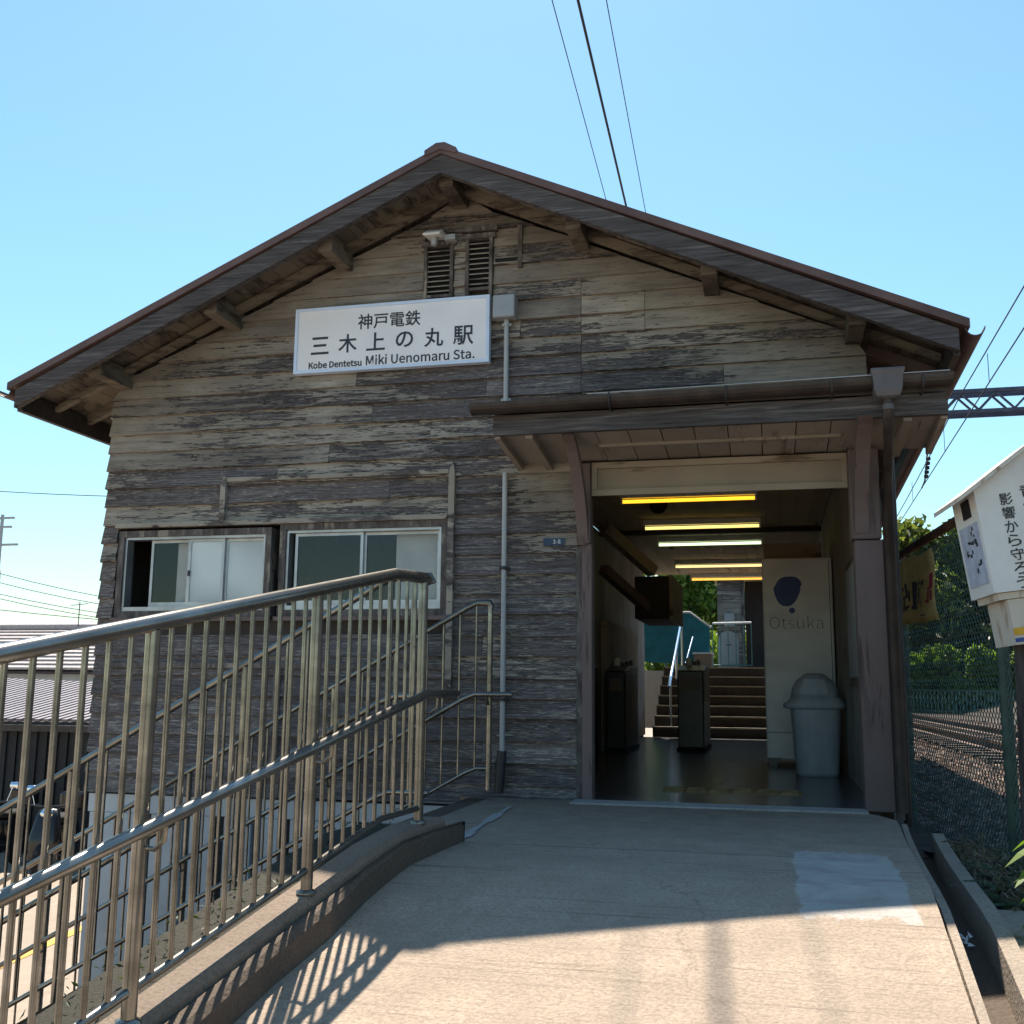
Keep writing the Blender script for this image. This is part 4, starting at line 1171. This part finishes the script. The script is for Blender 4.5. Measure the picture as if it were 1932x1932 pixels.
for y in pposts:
    zz = a_line(min(y, 4.28), .52)[2]
    x = kerb_x(y) - .01
    MB().tube([(x, y, zz - .075), (x + .045, y, zz - .078), (x + .072, y, zz - .055), (x + hx, y, zz - .015)], .007, 8).build('handrail_bracket', S, ra)
ylist = []
for a, b_ in zip(pposts[:-1], pposts[1:]):
    for i in range(1, 11): ylist.append(a + (b_ - a) * i / 11)
ylist += [pposts[0] - .085 * i for i in range(1, 16)]
for y in ylist:
    zt = min(a_line(y, H)[2], a_line(YA1, H)[2] + .01) - .015
    zb = min(a_line(y, .085)[2], a_line(4.05, .085)[2] + .005)
    MB().tube([(kerb_x(y) - .01, y, zb), (kerb_x(y) - .01, y, zt)], .0085, 8, cap=False).build('baluster', S, ra)

def stair_railing(name, label, y, x_end, x_top, top_z, length, mid_off, ext, posts, bal0, dy_hr):
    rt = thing(name, (x_top - 1, y, -.5), label, 'railing')
    sl = .562
    def P(x, h):  # h below the top line
        return (x, y, (top_z if x > x_top else top_z - sl * (x_top - x)) - h)
    xe = x_top - length
    MB().tube([(x_end, y, top_z - .03), P(x_end - .012, 0), P(x_top + .01, 0), P(x_top - .05, 0), P(xe, 0)], .019, 12).build('top_rail', S, rt)
    MB().tube([(x_end + ext, y + dy_hr, top_z - mid_off), (x_top + .02, y + dy_hr, top_z - mid_off), (x_top - .05, y + dy_hr, P(x_top - .05, mid_off)[2]), (xe, y + dy_hr, P(xe, mid_off)[2])], .0165, 10).build('handrail', S, rt)
    hb = top_z - .19
    MB().tube([(x_end, y, top_z - hb), P(x_top + .02, hb - 0.0) if False else (x_top + .02, y, top_z - hb), (x_top - .05, y, P(x_top - .05, hb)[2]), (xe, y, P(xe, hb)[2])], .0125, 8).build('bottom_rail', S, rt)
    hb2 = hb - .12
    for x in posts:
        zt = P(x, 0)[2]
        MB().tube([(x, y, zt - 1.15), (x, y, zt - .015)], .0185, 10).build('post', S, rt)
        MB().tube([(x, y, P(x, mid_off)[2] - .06), (x, y + dy_hr * .7, P(x, mid_off)[2] - .06), (x, y + dy_hr, P(x, mid_off)[2] - .012)], .0065, 6).build('handrail_bracket', S, rt)
    x = bal0
    while x > xe + .02:
        if all(abs(x - q) > .04 for q in posts):
            MB().tube([(x, y, P(x, hb)[2]), (x, y, P(x, .015)[2])], .0075, 6, cap=False).build('baluster', S, rt)
        x -= .108
stair_railing('stair_railing', 'slim steel stair railing running against the timber front', 6.50, -1.70, -1.81, 1.212, 3.35, .57, .15, (-1.71, -2.75, -3.75, -4.75), -1.80, -.06)
stair_railing('stair_railing', 'slim steel stair railing starting at the corner of the ramp railing', 4.90, -1.58, -1.80, 1.21, 3.1, .57, .03, (-2.55, -3.5, -4.4), -1.68, .06)

# ================================================================== FENCE AND RAILWAY SIDE
fn = thing('chain_link_fence', (1.05, 7, -.3), 'green chain link fence between station and railway', 'fence')
FP = [(.935, 8.15), (1.13, 5.75), (1.32, 3.4), (1.5, 1.0)]
ztop = 1.66
for i, (x, y) in enumerate(FP):
    zb = rail_ground_z(max(x, .96), y) - .05
    MB().tube([(x, y, zb), (x, y, ztop - .03)], .042 if i == 0 else .03, 12).build('post', K['grn'], fn)
for (xa, ya), (xb, yb) in zip(FP[:-1], FP[1:]):
    MB().tube([(xa, ya, ztop), (xb, yb, ztop)], .028, 10).build('top_rail', K['rust'], fn)
MB().tube([(.86, 8.3, 1.60), (.955, 8.15, ztop - .01)], .03, 8).build('rail_stub', K['rust'], fn)
def chain(xa, ya, xb, yb, z0, z1, cell=.056):
    mb = MB()
    L = math.hypot(xb - xa, yb - ya); n = int(L / cell)
    dx, dy = (xb - xa) / L, (yb - ya) / L
    nzz = int((z1 - z0) / cell)
    for i in range(n + 1):
        pts = []
        for j in range(nzz * 1 + 1):
            s = (i + (j % 2)) * cell * 1.0
            s = min(max(s, 0), L)
            o = .003 if j % 2 else -.003
            pts.append((xa + dx * s - dy * o, ya + dy * s + dx * o, z0 + j * cell))
        mb.tube(pts, .0028, 3, cap=False, smooth=False)
        pts2 = []
        for j in range(nzz + 1):
            s = min(max((i + 1 - (j % 2)) * cell, 0), L)
            pts2.append((xa + dx * s, ya + dy * s, z0 + j * cell))
        if i % 1 == 0: mb.tube(pts2, .0028, 3, cap=False, smooth=False)
    return mb
mbc = MB()
for (xa, ya), (xb, yb) in zip(FP[:3], FP[1:4]):
    c = chain(xa, ya, xb, yb, -.30 if ya > 6 else -.55, ztop - .02)
    mbc.add(c.v, c.f)
o = mbc.build('wire_mesh', K['grn'], fn, fix=False)
o['kind'] = 'stuff'

# cloth notice tied to the fence
bn = thing('cloth_banner', (1.0, 7.5, 1.2), 'faded yellow cloth banner with black and red writing tied to the fence', 'banner')
mb = MB()
NXB, NZB = 14, 10
def bpt(u, v, off=0.0):
    yy = 8.02 - 1.02 * u
    xx = .955 + (8.15 - yy) / 2.4 * .175 - .03 - .012 * math.sin(u * 9 + v) - .008 * math.sin(v * 7 + u * 3) - off
    zz = 1.595 - .46 * v + .012 * math.sin(u * 6.2) - .02 * u * (1 - v)
    return (xx, yy, zz)
vs = [bpt(i / NXB, j / NZB) for j in range(NZB + 1) for i in range(NXB + 1)]
fs = [(j * (NXB + 1) + i, j * (NXB + 1) + i + 1, (j + 1) * (NXB + 1) + i + 1, (j + 1) * (NXB + 1) + i) for j in range(NZB) for i in range(NXB)]
mb.add(vs, fs, True)
K['cloth'] = cloth_mat()
cb = mb.build('cloth', K['cloth'], bn, fix=False)
md = cb.modifiers.new('s', 'SOLIDIFY'); md.thickness = .003; md.offset = 0
K['redink'] = simple('faded_red_ink', (.35, .04, .07), .7, 0, .2)
def marks(rects, mat, name):
    for (u0, u1, v0, v1) in rects:
        mb = MB()
        for a in range(3):
            ua, ub = u0 + (u1 - u0) * a / 3, u0 + (u1 - u0) * (a + 1) / 3
            mb.add([bpt(ua, v0, .004), bpt(ub, v0, .004), bpt(ub, v1, .004), bpt(ua, v1, .004)], [(0, 1, 2, 3)])
        mb.build(name, mat, bn, fix=False)
marks([(.06, .12, .42, .47), (.16, .21, .38, .60), (.06, .24, .56, .60), (.08, .13, .60, .78), (.22, .26, .50, .66), (.06, .24, .72, .76), (.16, .20, .76, .80),
       (.33, .43, .38, .80), (.29, .45, .74, .80), (.46, .49, .40, .72), (.56, .70, .37, .45), (.58, .64, .62, .76), (.50, .53, .55, .72), (.60, .80, .88, .90)], K['ink'], 'printed_mark')
marks([(.90, .97, .34, .56), (.86, .90, .52, .74), (.92, .96, .58, .72), (.82, .88, .70, .74)], K['redink'], 'printed_mark')

# white collection box on a leaning post
wb = thing('white_post_box', (1.06, 5.05, -.45), 'white roofed collection box with black lettering on a leaning post', 'box')
piv = Vector((1.095, 4.95, 1.11))
LEAN = Matrix.Translation(piv) @ Matrix.Rotation(R(-7.5), 4, 'Y') @ Matrix.Rotation(R(6), 4, 'Z') @ Matrix.Translation(-piv)
def lean(mb):
    mb.v = [tuple(LEAN @ Vector(v)) for v in mb.v]; return mb
bx0, bx1, by0, by1, bz0, bz1 = .93, 1.47, 4.88, 5.22, 1.12, 1.57
lean(MB().prism([(bx0, by0, bz0), (bx1, by0, bz0), (bx1, by0, bz1), ((bx0 + bx1) / 2, by0, bz1 + .16), (bx0, by0, bz1)], (0, 0, 0), (0, by1 - by0, 0))).build('box_body', K['wpost'], wb)
cxm = (bx0 + bx1) / 2
for sgn in (-1, 1):
    e0 = cxm + sgn * .345
    lean(MB().hexa([(cxm, by0 - .05, bz1 + .162), (cxm, by1 + .05, bz1 + .162), (cxm, by1 + .05, bz1 + .182), (cxm, by0 - .05, bz1 + .182),
                    (e0, by0 - .05, bz1 - .042), (e0, by1 + .05, bz1 - .042), (e0, by1 + .05, bz1 - .022), (e0, by0 - .05, bz1 - .022)])).build('box_roof', K['wpost2'], wb)
lean(MB().box(bx0 - .006, bx0 - .001, by0 + .09, by0 + .20, bz1 - .10, bz1 - .02)).build('posting_slot', K['dark'], wb)
lean(MB().box(bx0 - .004, bx0 - .0005, by0 + .03, by1 - .04, bz0 + .05, bz1 - .13)).build('side_notice', K['sticker'], wb)
rg2 = random.Random(8)
mb = MB()
for i in range(16):
    y_ = by0 + .06 + rg2.uniform(0, .18); z_ = bz0 + .08 + rg2.uniform(0, .22)
    mb.box(bx0 - .0062, bx0 - .0042, y_, y_ + rg2.uniform(.01, .04), z_, z_ + rg2.uniform(.006, .02))
lean(mb).build('notice_print', K['ink'], wb)['kind'] = 'stuff'
zc = bz1 - .055
for ch in '影響から守ろう':
    text(ch, bx0 + .125, zc, by0 - .001, height=.052, width=.054, mat=K['ink'], parent=wb, bold=.008, xf=LEAN)
    zc -= .0605
zc = bz1 - .03
for ch in '青少年を悪い':
    text(ch, bx0 + .215, zc, by0 - .001, height=.052, width=.054, mat=K['ink'], parent=wb, bold=.008, xf=LEAN)
    zc -= .0605
lean(MB().box(bx0 + .02, bx1 - .02, by0 + .02, by1 - .02, bz0 - .03, bz0 - .002)).build('rusty_skirt', K['wpost2'], wb)
pd = lean(MB().box(bx0 + .055, bx1 - .055, by0 + .03, by1 - .03, bz0 - .225, bz0 - .032)).build('lower_box', K['wpost2'], wb)
lean(MB().box(bx0 + .054, bx1 - .054, by0 + .026, by0 + .029, bz0 - .185, bz0 - .155)).build('stripe', K['yellow'], pd)
lean(MB().box(bx0 + .054, bx1 - .054, by0 + .026, by0 + .029, bz0 - .215, bz0 - .198)).build('stripe', K['logo'], pd)
MB().tube([(1.05, 5.06, -.45), (1.08, 5.05, bz0 - .20)], .040, 10).build('pole', K['wood'], wb)

# far fence, gantry, wires
ff = thing('trackside_fence', (6, 38, -.2), 'blue green bar fence along the far side of the railway', 'fence')
for i in range(60):
    x = 3.5 + i * .11
    MB().box(x, x + .045, 38, 38.03, -.25, .78).build('fence_bar', K['grn2'], ff)
for z in (.05, .72):
    MB().box(3.45, 10.2, 38.031, 38.06, z, z + .05).build('fence_rail', K['grn2'], ff)
gt = thing('catenary_gantry', (5, 20, 0), 'lattice steel gantry beam spanning the railway beyond the roof', 'gantry')
gy, g0, g1 = 20.0, 5.70, 6.08
for dy in (0, .32):
    for z in (g0, g1):
        MB().box(1.6, 9.0, gy + dy, gy + dy + .06, z - .035, z + .035).build('chord', K['truss'], gt)
    for i in range(12):
        x = 1.7 + i * .6
        MB().bar((x, gy + dy + .03, g1 - .03), (x + .3, gy + dy + .03, g0 + .03), .035, .035).build('lattice_bar', K['truss'], gt)
        MB().bar((x + .3, gy + dy + .03, g0 + .03), (x + .6, gy + dy + .03, g1 - .03), .035, .035).build('lattice_bar', K['truss'], gt)
MB().box(8.8, 9.1, gy, gy + .38, -.2, 6.4).build('column', K['truss'], gt)
def wire(pts, r, label, group, sag=0.0, n=12):
    a, b_ = Vector(pts[0]), Vector(pts[-1])
    P = []
    for i in range(n + 1):
        t = i / n
        q = a.lerp(b_, t); q.z -= sag * 4 * t * (1 - t)
        P.append(q)
    o = MB().tube(P, r, 5).build('overhead_wire', K['wire'])
    return tag(o, label, 'wire', group)
wire([(-1.90, 4.0, 8.0), (-2.92, 40, 8.0)], .006, 'thin overhead wire above the gable, on the ridge side of the thick cable', 'power wires above the gable')
wire([(-1.63, 4.0, 8.0), (-2.63, 40, 8.0)], .017, 'thick dark cable crossing the sky above the gable', 'power wires above the gable')
wire([(-1.30, 4.0, 8.0), (-2.47, 40, 8.0)], .006, 'thin overhead wire above the gable, on the railway side of the thick cable', 'power wires above the gable')
wire([(3.5, 6.0, 6.35), (3.5, 20.1, 6.0)], .011, 'upper catenary wire running from the gantry over the fence side', 'catenary wires')
wire([(3.5, 20.1, 6.0), (3.5, 45, 5.2)], .011, 'upper catenary wire running from the gantry away down the railway', 'catenary wires', .25)
wire([(3.5, 6.0, 5.85), (3.5, 45, 4.75)], .011, 'contact wire of the railway catenary', 'catenary wires')
ins = thing('catenary_insulator', (3.5, 24.4, 5.6), 'string of dark insulators and droppers hanging on the catenary', 'insulator')
for i in range(5):
    MB().lathe(3.5 + .02 * i, 24.2 + .25 * i, [(.001, 5.78 - .05 * i), (.05, 5.76 - .05 * i), (.05, 5.70 - .05 * i), (.001, 5.68 - .05 * i)], 8).build('insulator_disc', K['wire'], ins)
MB().tube([(3.5, 24.2, 5.95), (3.52, 25.0, 5.4), (3.5, 25.4, 5.3)], .018, 6).build('hanger', K['wire'], ins)
for y in (17.5, 22, 27):
    MB().tube([(3.5, y, 6.0 - max(0, y - 20) * .035), (3.5, y, 5.55 - (y - 17) * .03)], .006, 5).build('dropper', K['wire'], ins)

# ================================================================== NEIGHBOURS
sh = thing('black_shed', (-11, 15.3, -2), 'black sheet metal shed at the end of the car park', 'shed')
box('wall', -16.5, -8.0, 15.3, 15.4, -2, -.05, K['blackwall'], sh)
for i in range(44):
    x = -16.4 + i * .19
    box('wall_rib', x, x + .055, 15.27, 15.299, -2, -.08, K['blackwall'], sh)
MB().hexa([(-16.7, 15.1, .0), (-7.8, 15.1, .05), (-7.8, 20, .46), (-16.7, 20, .72), (-16.7, 15.1, .05), (-7.8, 15.1, .10), (-7.8, 20, .51), (-16.7, 20, .77)]).build('shed_roof', K['tileshade'], sh)
for i in range(52):
    x = -16.6 + i * .17
    zf, zb = .055 + .05 * (x + 16.7) / 8.9, max(.775 - .26 * (x - .9 + 16.7) / 8.9, .5)
    MB().bar((x, 15.1, zf + .02), (x - .9, 20, zb + .02), .085, .04).build('roof_sheet_rib', K['redmetal'], sh)
box('shed_gutter', -16.7, -7.8, 15.0, 15.09, -.07, .03, K['gutter'], sh)
hs = thing('tiled_house', (-22, 30, -2), 'grey rendered house with pale tiled roof behind the black shed', 'house')
box('wall', -34, -16.2, 26, 32, -2, 1.05, K['render'], hs)
box('roof_base', -34.4, -15.9, 25.6, 25.9, .95, 1.05, K['tileshade'], hs)
MB().hexa([(-34.4, 25.6, 1.02), (-15.9, 25.6, 1.02), (-15.9, 29.0, 2.3), (-34.4, 29.0, 2.3), (-34.4, 25.6, 1.06), (-15.9, 25.6, 1.06), (-15.9, 29.0, 2.34), (-34.4, 29.0, 2.34)]).build('roof', K['tileshade'], hs)
for i in range(11):
    t0, t1 = i / 11, (i + .72) / 11
    y0, y1 = 25.6 + 3.4 * t0, 25.6 + 3.4 * t1
    z0, z1 = 1.07 + 1.28 * t0, 1.07 + 1.28 * t1
    MB().hexa([(-34.4, y0, z0), (-15.9, y0, z0), (-15.9, y1, z1 - .0), (-34.4, y1, z1), (-34.4, y0, z0 + .06), (-15.9, y0, z0 + .06), (-15.9, y1, z1 + .03), (-34.4, y1, z1 + .03)]).build('tile_course', K['tile'], hs)
MB().tube([(-34.4, 29.0, 2.42), (-15.9, 29.0, 2.42)], .12, 8).build('roof_ridge', K['tile'], hs)
MB().tube([(-20.8, 28.9, 2.4), (-20.8, 28.9, 3.2)], .015, 5).tube([(-21.1, 28.9, 3.1), (-20.5, 28.9, 3.15)], .012, 5).build('aerial', K['wire'], hs)
up = thing('utility_pole', (-33, 40, -2), 'distant utility pole with crossarms behind the tiled house', 'utility pole')
MB().tube([(-33.05, 40, -2), (-33.05, 40, 8.1)], [.11, .07], 8).build('pole', K['jbox'], up)
for z, l in ((7.9, .6), (7.5, .5), (6.7, .9)):
    MB().box(-33.05 - l, -33.05 + l, 39.95, 40.05, z, z + .09).build('crossarm', K['jbox'], up)
MB().lathe(-33.0, 39.8, [(.001, 5.0), (.22, 5.05), (.22, 5.6), (.001, 5.65)], 10).build('transformer', K['jbox'], up)
for i, (za, zb, sg_) in enumerate(((5.5, 3.1, .9), (5.1, 3.0, .9), (4.6, 2.7, .8), (4.4, 2.5, .8))):
    wire([(-33, 39.8, za), (-12, 42, zb + .6)], .016, 'distant utility wire hanging behind the tiled house', 'utility wires near the pole', sg_)
wire([(-33, 39.0, 9.0), (-12, 38, 8.0)], .018, 'lone high utility wire meeting the station corner', 'utility wires near the pole', .25)
wire([(-33, 38.0, 3.9), (-12, 38, 2.6)], .016, 'low utility wire just above the tiled roof', 'utility wires near the pole', .25)

def scooter(loc, rz, label):
    s = thing('scooter', loc, label, 'scooter', 'scooters parked in front of the shed')
    Mx = Matrix.Translation(loc) @ Matrix.Rotation(rz, 4, 'Z')
    def put(mb, name, mat, par=None, bev=0):
        mb.v = [tuple(Mx @ Vector(v)) for v in mb.v]
        return mb.build(name, mat, par or s, bev)
    for x in (-.62, .62):
        mb = MB()
        ring = []
        nn = 20
        for i in range(nn):
            a = 2 * math.pi * i / nn
            for j in range(6):
                b_ = 2 * math.pi * j / 6
                rr_ = .22 + .055 * math.cos(b_)
                mb.v.append((x + math.cos(a) * rr_, .05 * math.sin(b_), .275 + math.sin(a) * rr_))
        for i in range(nn):
            for j in range(6):
                mb.f.append((i * 6 + j, i * 6 + (j + 1) % 6, ((i + 1) % nn) * 6 + (j + 1) % 6, ((i + 1) % nn) * 6 + j)); mb.sm.append(True)
        wv = put(mb, 'wheel', K['rubber'])
        put(MB().prism([(x + .17 * math.cos(a_ * .3927), -.03, .275 + .17 * math.sin(a_ * .3927)) for a_ in range(16)], (0, 0, 0), (0, .06, 0)), 'rim', K['jbox'], wv)
    mb = MB()
    loft(mb, [rsq(-.45, 0, .30, .13, .35), rsq(-.42, 0, .36, .16, .52), rsq(-.38, 0, .34, .15, .68), rsq(-.35, 0, .28, .12, .74)])
    put(mb, 'rear_body', K['bike'])
    put(MB().box(-.12, .40, -.14, .14, .27, .34), 'footboard', K['bike'], None, .02)
    mb = MB()
    loft(mb, [rsq(.50, 0, .10, .20, .32), rsq(.46, 0, .08, .21, .60), rsq(.38, 0, .09, .15, .88), rsq(.34, 0, .08, .12, .97)])
    put(mb, 'front_shield', K['bike'])
    mb = MB()
    loft(mb, [rsq(-.36, 0, .36, .14, .745), rsq(-.36, 0, .37, .15, .79), rsq(-.36, 0, .33, .12, .83)])
    put(mb, 'seat', K['rubber'])
    put(MB().tube([(.60, 0, .30), (.48, 0, .62), (.34, 0, 1.0)], .025, 8), 'fork', K['chrome'])
    put(MB().tube([(.24, -.34, 1.02), (.34, -.1, 1.0), (.34, .1, 1.0), (.24, .34, 1.02)], .014, 8), 'handlebar', K['bike'])
    for sg_ in (-1, 1):
        put(MB().tube([(.30, sg_ * .22, 1.02), (.28, sg_ * .28, 1.22)], .007, 6), 'mirror_stem', K['chrome'])
        mb = MB(); loft(mb, [rsq(.26, sg_ * .29, .01, .05, 1.18, p=2), rsq(.26, sg_ * .29, .02, .065, 1.23, p=2), rsq(.26, sg_ * .29, .01, .05, 1.28, p=2)])
        put(mb, 'mirror', K['chrome'])
    mb = MB(); loft(mb, [rsq(.45, 0, .02, .07, .86, p=2), rsq(.47, 0, .04, .09, .92, p=2), rsq(.43, 0, .02, .06, .98, p=2)])
    put(mb, 'headlight', K['chrome'])
    put(MB().box(-.78, -.74, -.07, .07, .58, .66), 'tail_light', K['redlamp'])
    put(MB().box(-.98, -.66, -.17, .17, .84, 1.10), 'top_box', K['bike'], None, .03)
scooter((-9.9, 13.6, -2), R(-70), 'black scooter parked before the shed, next to the bay line')
scooter((-11.0, 13.8, -2), R(-75), 'black scooter parked before the shed, farther from the station')

# ================================================================== VEGETATION
def tree(base, h, spread, mat, nleaf, lsize, seed, label, group, trunk_h=.45, clumps=16):
    rg = random.Random(seed)
    bx, by, bz = base
    t = thing('tree', base, label, 'tree', group)
    mb = MB()
    top = Vector((bx + rg.uniform(-.3, .3), by, bz + h * .8))
    mb.tube([(bx, by, bz - .3), (bx + rg.uniform(-.1, .1), by, bz + h * .35), tuple(top)], [h * .028, h * .02, h * .006], 7)
    cs = []
    for i in range(clumps):
        a = rg.uniform(0, 6.28); zz = rg.uniform(trunk_h, 1.0)
        prof = math.sin(min(1, (1.08 - zz) / (1.08 - trunk_h)) * 1.5) * rg.uniform(.35, 1)
        c = Vector((bx + math.cos(a) * spread * prof, by + math.sin(a) * spread * prof, bz + h * zz))
        cs.append((c, spread * rg.uniform(.24, .46)))
        st_ = Vector((bx, by, bz + h * min(.8, zz * .75)))
        mb.tube([tuple(st_), tuple(st_.lerp(c, .6) + Vector((0, 0, .1))), tuple(c)], [h * .01, h * .006, h * .002], 5)
    mb.build('trunk', K['bark'], t)
    def smp(r_):
        c, rad = r_.choice(cs)
        v = Vector((r_.gauss(0, 1), r_.gauss(0, 1), r_.gauss(0, .8))).normalized() * rad * r_.uniform(.35, 1.08) ** .6
        return c + v
    leaves(nleaf, smp, lsize, seed=seed + 100).build('crown', mat, t, fix=False)
TL = 'trees on the bank beyond the railway'
tdef = [(5.6, 47, 7.4, 2.6, 'leafD', 'olive tree crown standing nearest the station roof on the railway bank'),
        (8.2, 46, 7.6, 2.8, 'leafA', 'mid green tree behind the collection box on the railway bank'),
        (10.6, 44, 7.8, 3.0, 'leafD', 'broad olive tree rising behind the collection box roof'),
        (13.2, 46, 8.5, 3.2, 'leafA', 'tall green tree farther along the railway bank'),
        (6.8, 50, 6.2, 3.0, 'leafB', 'dark evergreen filling the gap between bank trees'),
        (9.4, 42.5, 4.6, 2.2, 'leafB', 'low dark evergreen above the trackside hedge'),
        (4.3, 52, 6.4, 2.8, 'leafA', 'green tree partly hidden by the station corner post'),
        (6.4, 42.5, 3.9, 2.0, 'leafB', 'short dark evergreen behind the banner')]
for i, (x, y, h, sp_, mt, lb) in enumerate(tdef):
    tree((x, y, rail_ground_z(x, y) - .2), h - rail_ground_z(x, y), sp_, K[mt], 4200, .26, 40 + i, lb, TL, .25, 20)
# hedge bushes along the far fence
for i in range(7):
    x = 4.3 + i * 1.15
    rgx = random.Random(300 + i)
    top = 1.9 + .35 * math.sin(i * 1.3) + (.4 if i > 3 else 0)
    b_ = thing('bush', (x, 39.6, 0), ['bright green bush behind the trackside fence beside the station corner', 'bright leafy bush behind the trackside fence under the banner', 'rounded bright bush behind the trackside fence past the banner', 'leafy green bush behind the trackside fence in the fence gap', 'tall bright bush behind the trackside fence', 'wide bright bush behind the trackside fence by the collection box', 'bright bush behind the trackside fence beyond the collection box'][i], 'bush', 'bushes behind the trackside fence')
    cs = [(Vector((x + rgx.uniform(-.7, .7), 39.6 + rgx.uniform(-.4, .4), .2 + rgx.uniform(0, 1) * (top - .3))), rgx.uniform(.35, .6)) for _ in range(11)]
    def smp(r_, cs=cs):
        c, rad = r_.choice(cs)
        return c + Vector((r_.gauss(0, 1), r_.gauss(0, 1), r_.gauss(0, 1))).normalized() * rad * r_.uniform(.5, 1.05)
    leaves(1900, smp, .17, seed=500 + i).build('foliage', K['leafC'], b_, fix=False)
    MB().tube([(x, 39.6, -.3), (x + .1, 39.6, top * .6)], [.05, .02], 6).build('stem', K['bark'], b_)
# foliage seen through the passage
tree((-1.9, 27, .6), 4.6, 2.2, K['leafC'], 6000, .11, 71, 'leafy tree seen through the passage above the teal fence', 'trees behind the platform', .2, 20)
tree((-.1, 29, .6), 5.2, 2.4, K['leafA'], 6000, .11, 72, 'dark tree seen through the passage behind the shelter', 'trees behind the platform', .2, 20)
def smp_g(r_): return (r_.uniform(-2.6, .2), r_.uniform(22.4, 24.5), PZ + abs(r_.gauss(0, .38)))
gr = leaves(3500, smp_g, .09, seed=77, aspect=2.6, up_bias=0).build('weeds', K['leafC'], fix=False)
tag(gr, 'sunlit bright green weeds along the platform', 'weeds', kind='stuff')

# ferns and undergrowth by the drain
def fern(loc, n, L, seed, label):
    rg = random.Random(seed)
    f = thing('fern', loc, label, 'fern', 'ferns beside the drain')
    o = Vector(loc)
    for i in range(n):
        a = rg.uniform(0, 6.28); l = L * rg.uniform(.7, 1.15); lift = rg.uniform(.5, 1.1)
        mb = MB()
        d = Vector((math.cos(a), math.sin(a), 0))
        sdv = Vector((-d.y, d.x, 0))
        prev = None
        for q in range(1, 15):
            t = q / 14
            c = o + d * l * t + Vector((0, 0, l * (lift * t - .95 * t * t * lift)))
            wl_ = l * .22 * (1 - t) * min(1, t * 4) + .004
            for sg_ in (-1, 1):
                tip = c + sdv * sg_ * wl_ + d * wl_ * .35 - Vector((0, 0, wl_ * .25))
                mb.add([c - d * .008, c + d * .012, tip], [(0, 1, 2)])
        mb.build('frond', K['fern'], f, fix=False)
fern((.96, 5.05, rail_ground_z(.96, 5.05)), 12, .26, 1, 'dark green fern at the fence foot by the drain')
fern((.92, 4.70, rail_ground_z(.92, 4.7)), 11, .22, 2, 'dark green fern below the collection box post')
fern((1.02, 5.45, rail_ground_z(1.02, 5.45)), 10, .24, 3, 'dark green fern farther along the drain')
bl = thing('broadleaf_weed', (.95, 4.15, -.2), 'sunlit weed with long bright leaves beside the collection box post', 'weed')
rg = random.Random(9)
MB().tube([(.95, 4.15, -.25), (.91, 4.08, .20)], .008, 6).build('stem', K['fern'], bl)
for i in range(14):
    z = -.12 + .026 * i
    a = rg.uniform(2.2, 5.2)
    L = rg.uniform(.14, .2)
    d = Vector((math.cos(a), math.sin(a), -.45)).normalized(); s_ = d.cross(Vector((0, 0, 1))).normalized()
    o = Vector((.925, 4.11, z))
    mb = MB()
    c1, c2, c3 = o + d * L * .3, o + d * L * .65, o + d * L
    c1.z += .03; c2.z += .02
    mb.add([o, c1 + s_ * .03, c1 - s_ * .03, c2 + s_ * .026, c2 - s_ * .026, c3], [(0, 2, 1), (1, 2, 4, 3), (3, 4, 5)])
    mb.build('leaf', K['leafC'], bl, fix=False)
def smp_d(r_): 
    x, y = r_.uniform(.86, 1.5), r_.uniform(4.2, 6.6)
    return (x, y, rail_ground_z(x, y) + abs(r_.gauss(0, .04)))
tag(leaves(2600, smp_d, .011, seed=31, aspect=4.5, up_bias=.3).build('dry_grass', K['dry'], fix=False), 'dry grass and leaf litter on the bank by the drain', 'grass', kind='stuff')
def smp_m(r_):
    y = r_.uniform(1.6, 4.5)
    return (kerb_x(y) - r_.uniform(.12, .36), y, a_base(y) - .02 + abs(r_.gauss(0, .02)))
tag(leaves(260, smp_m, .008, seed=33, aspect=3.5).build('kerb_weeds', K['leafB'], fix=False), 'low dark weeds along the outer edge of the kerb', 'weeds', kind='stuff')
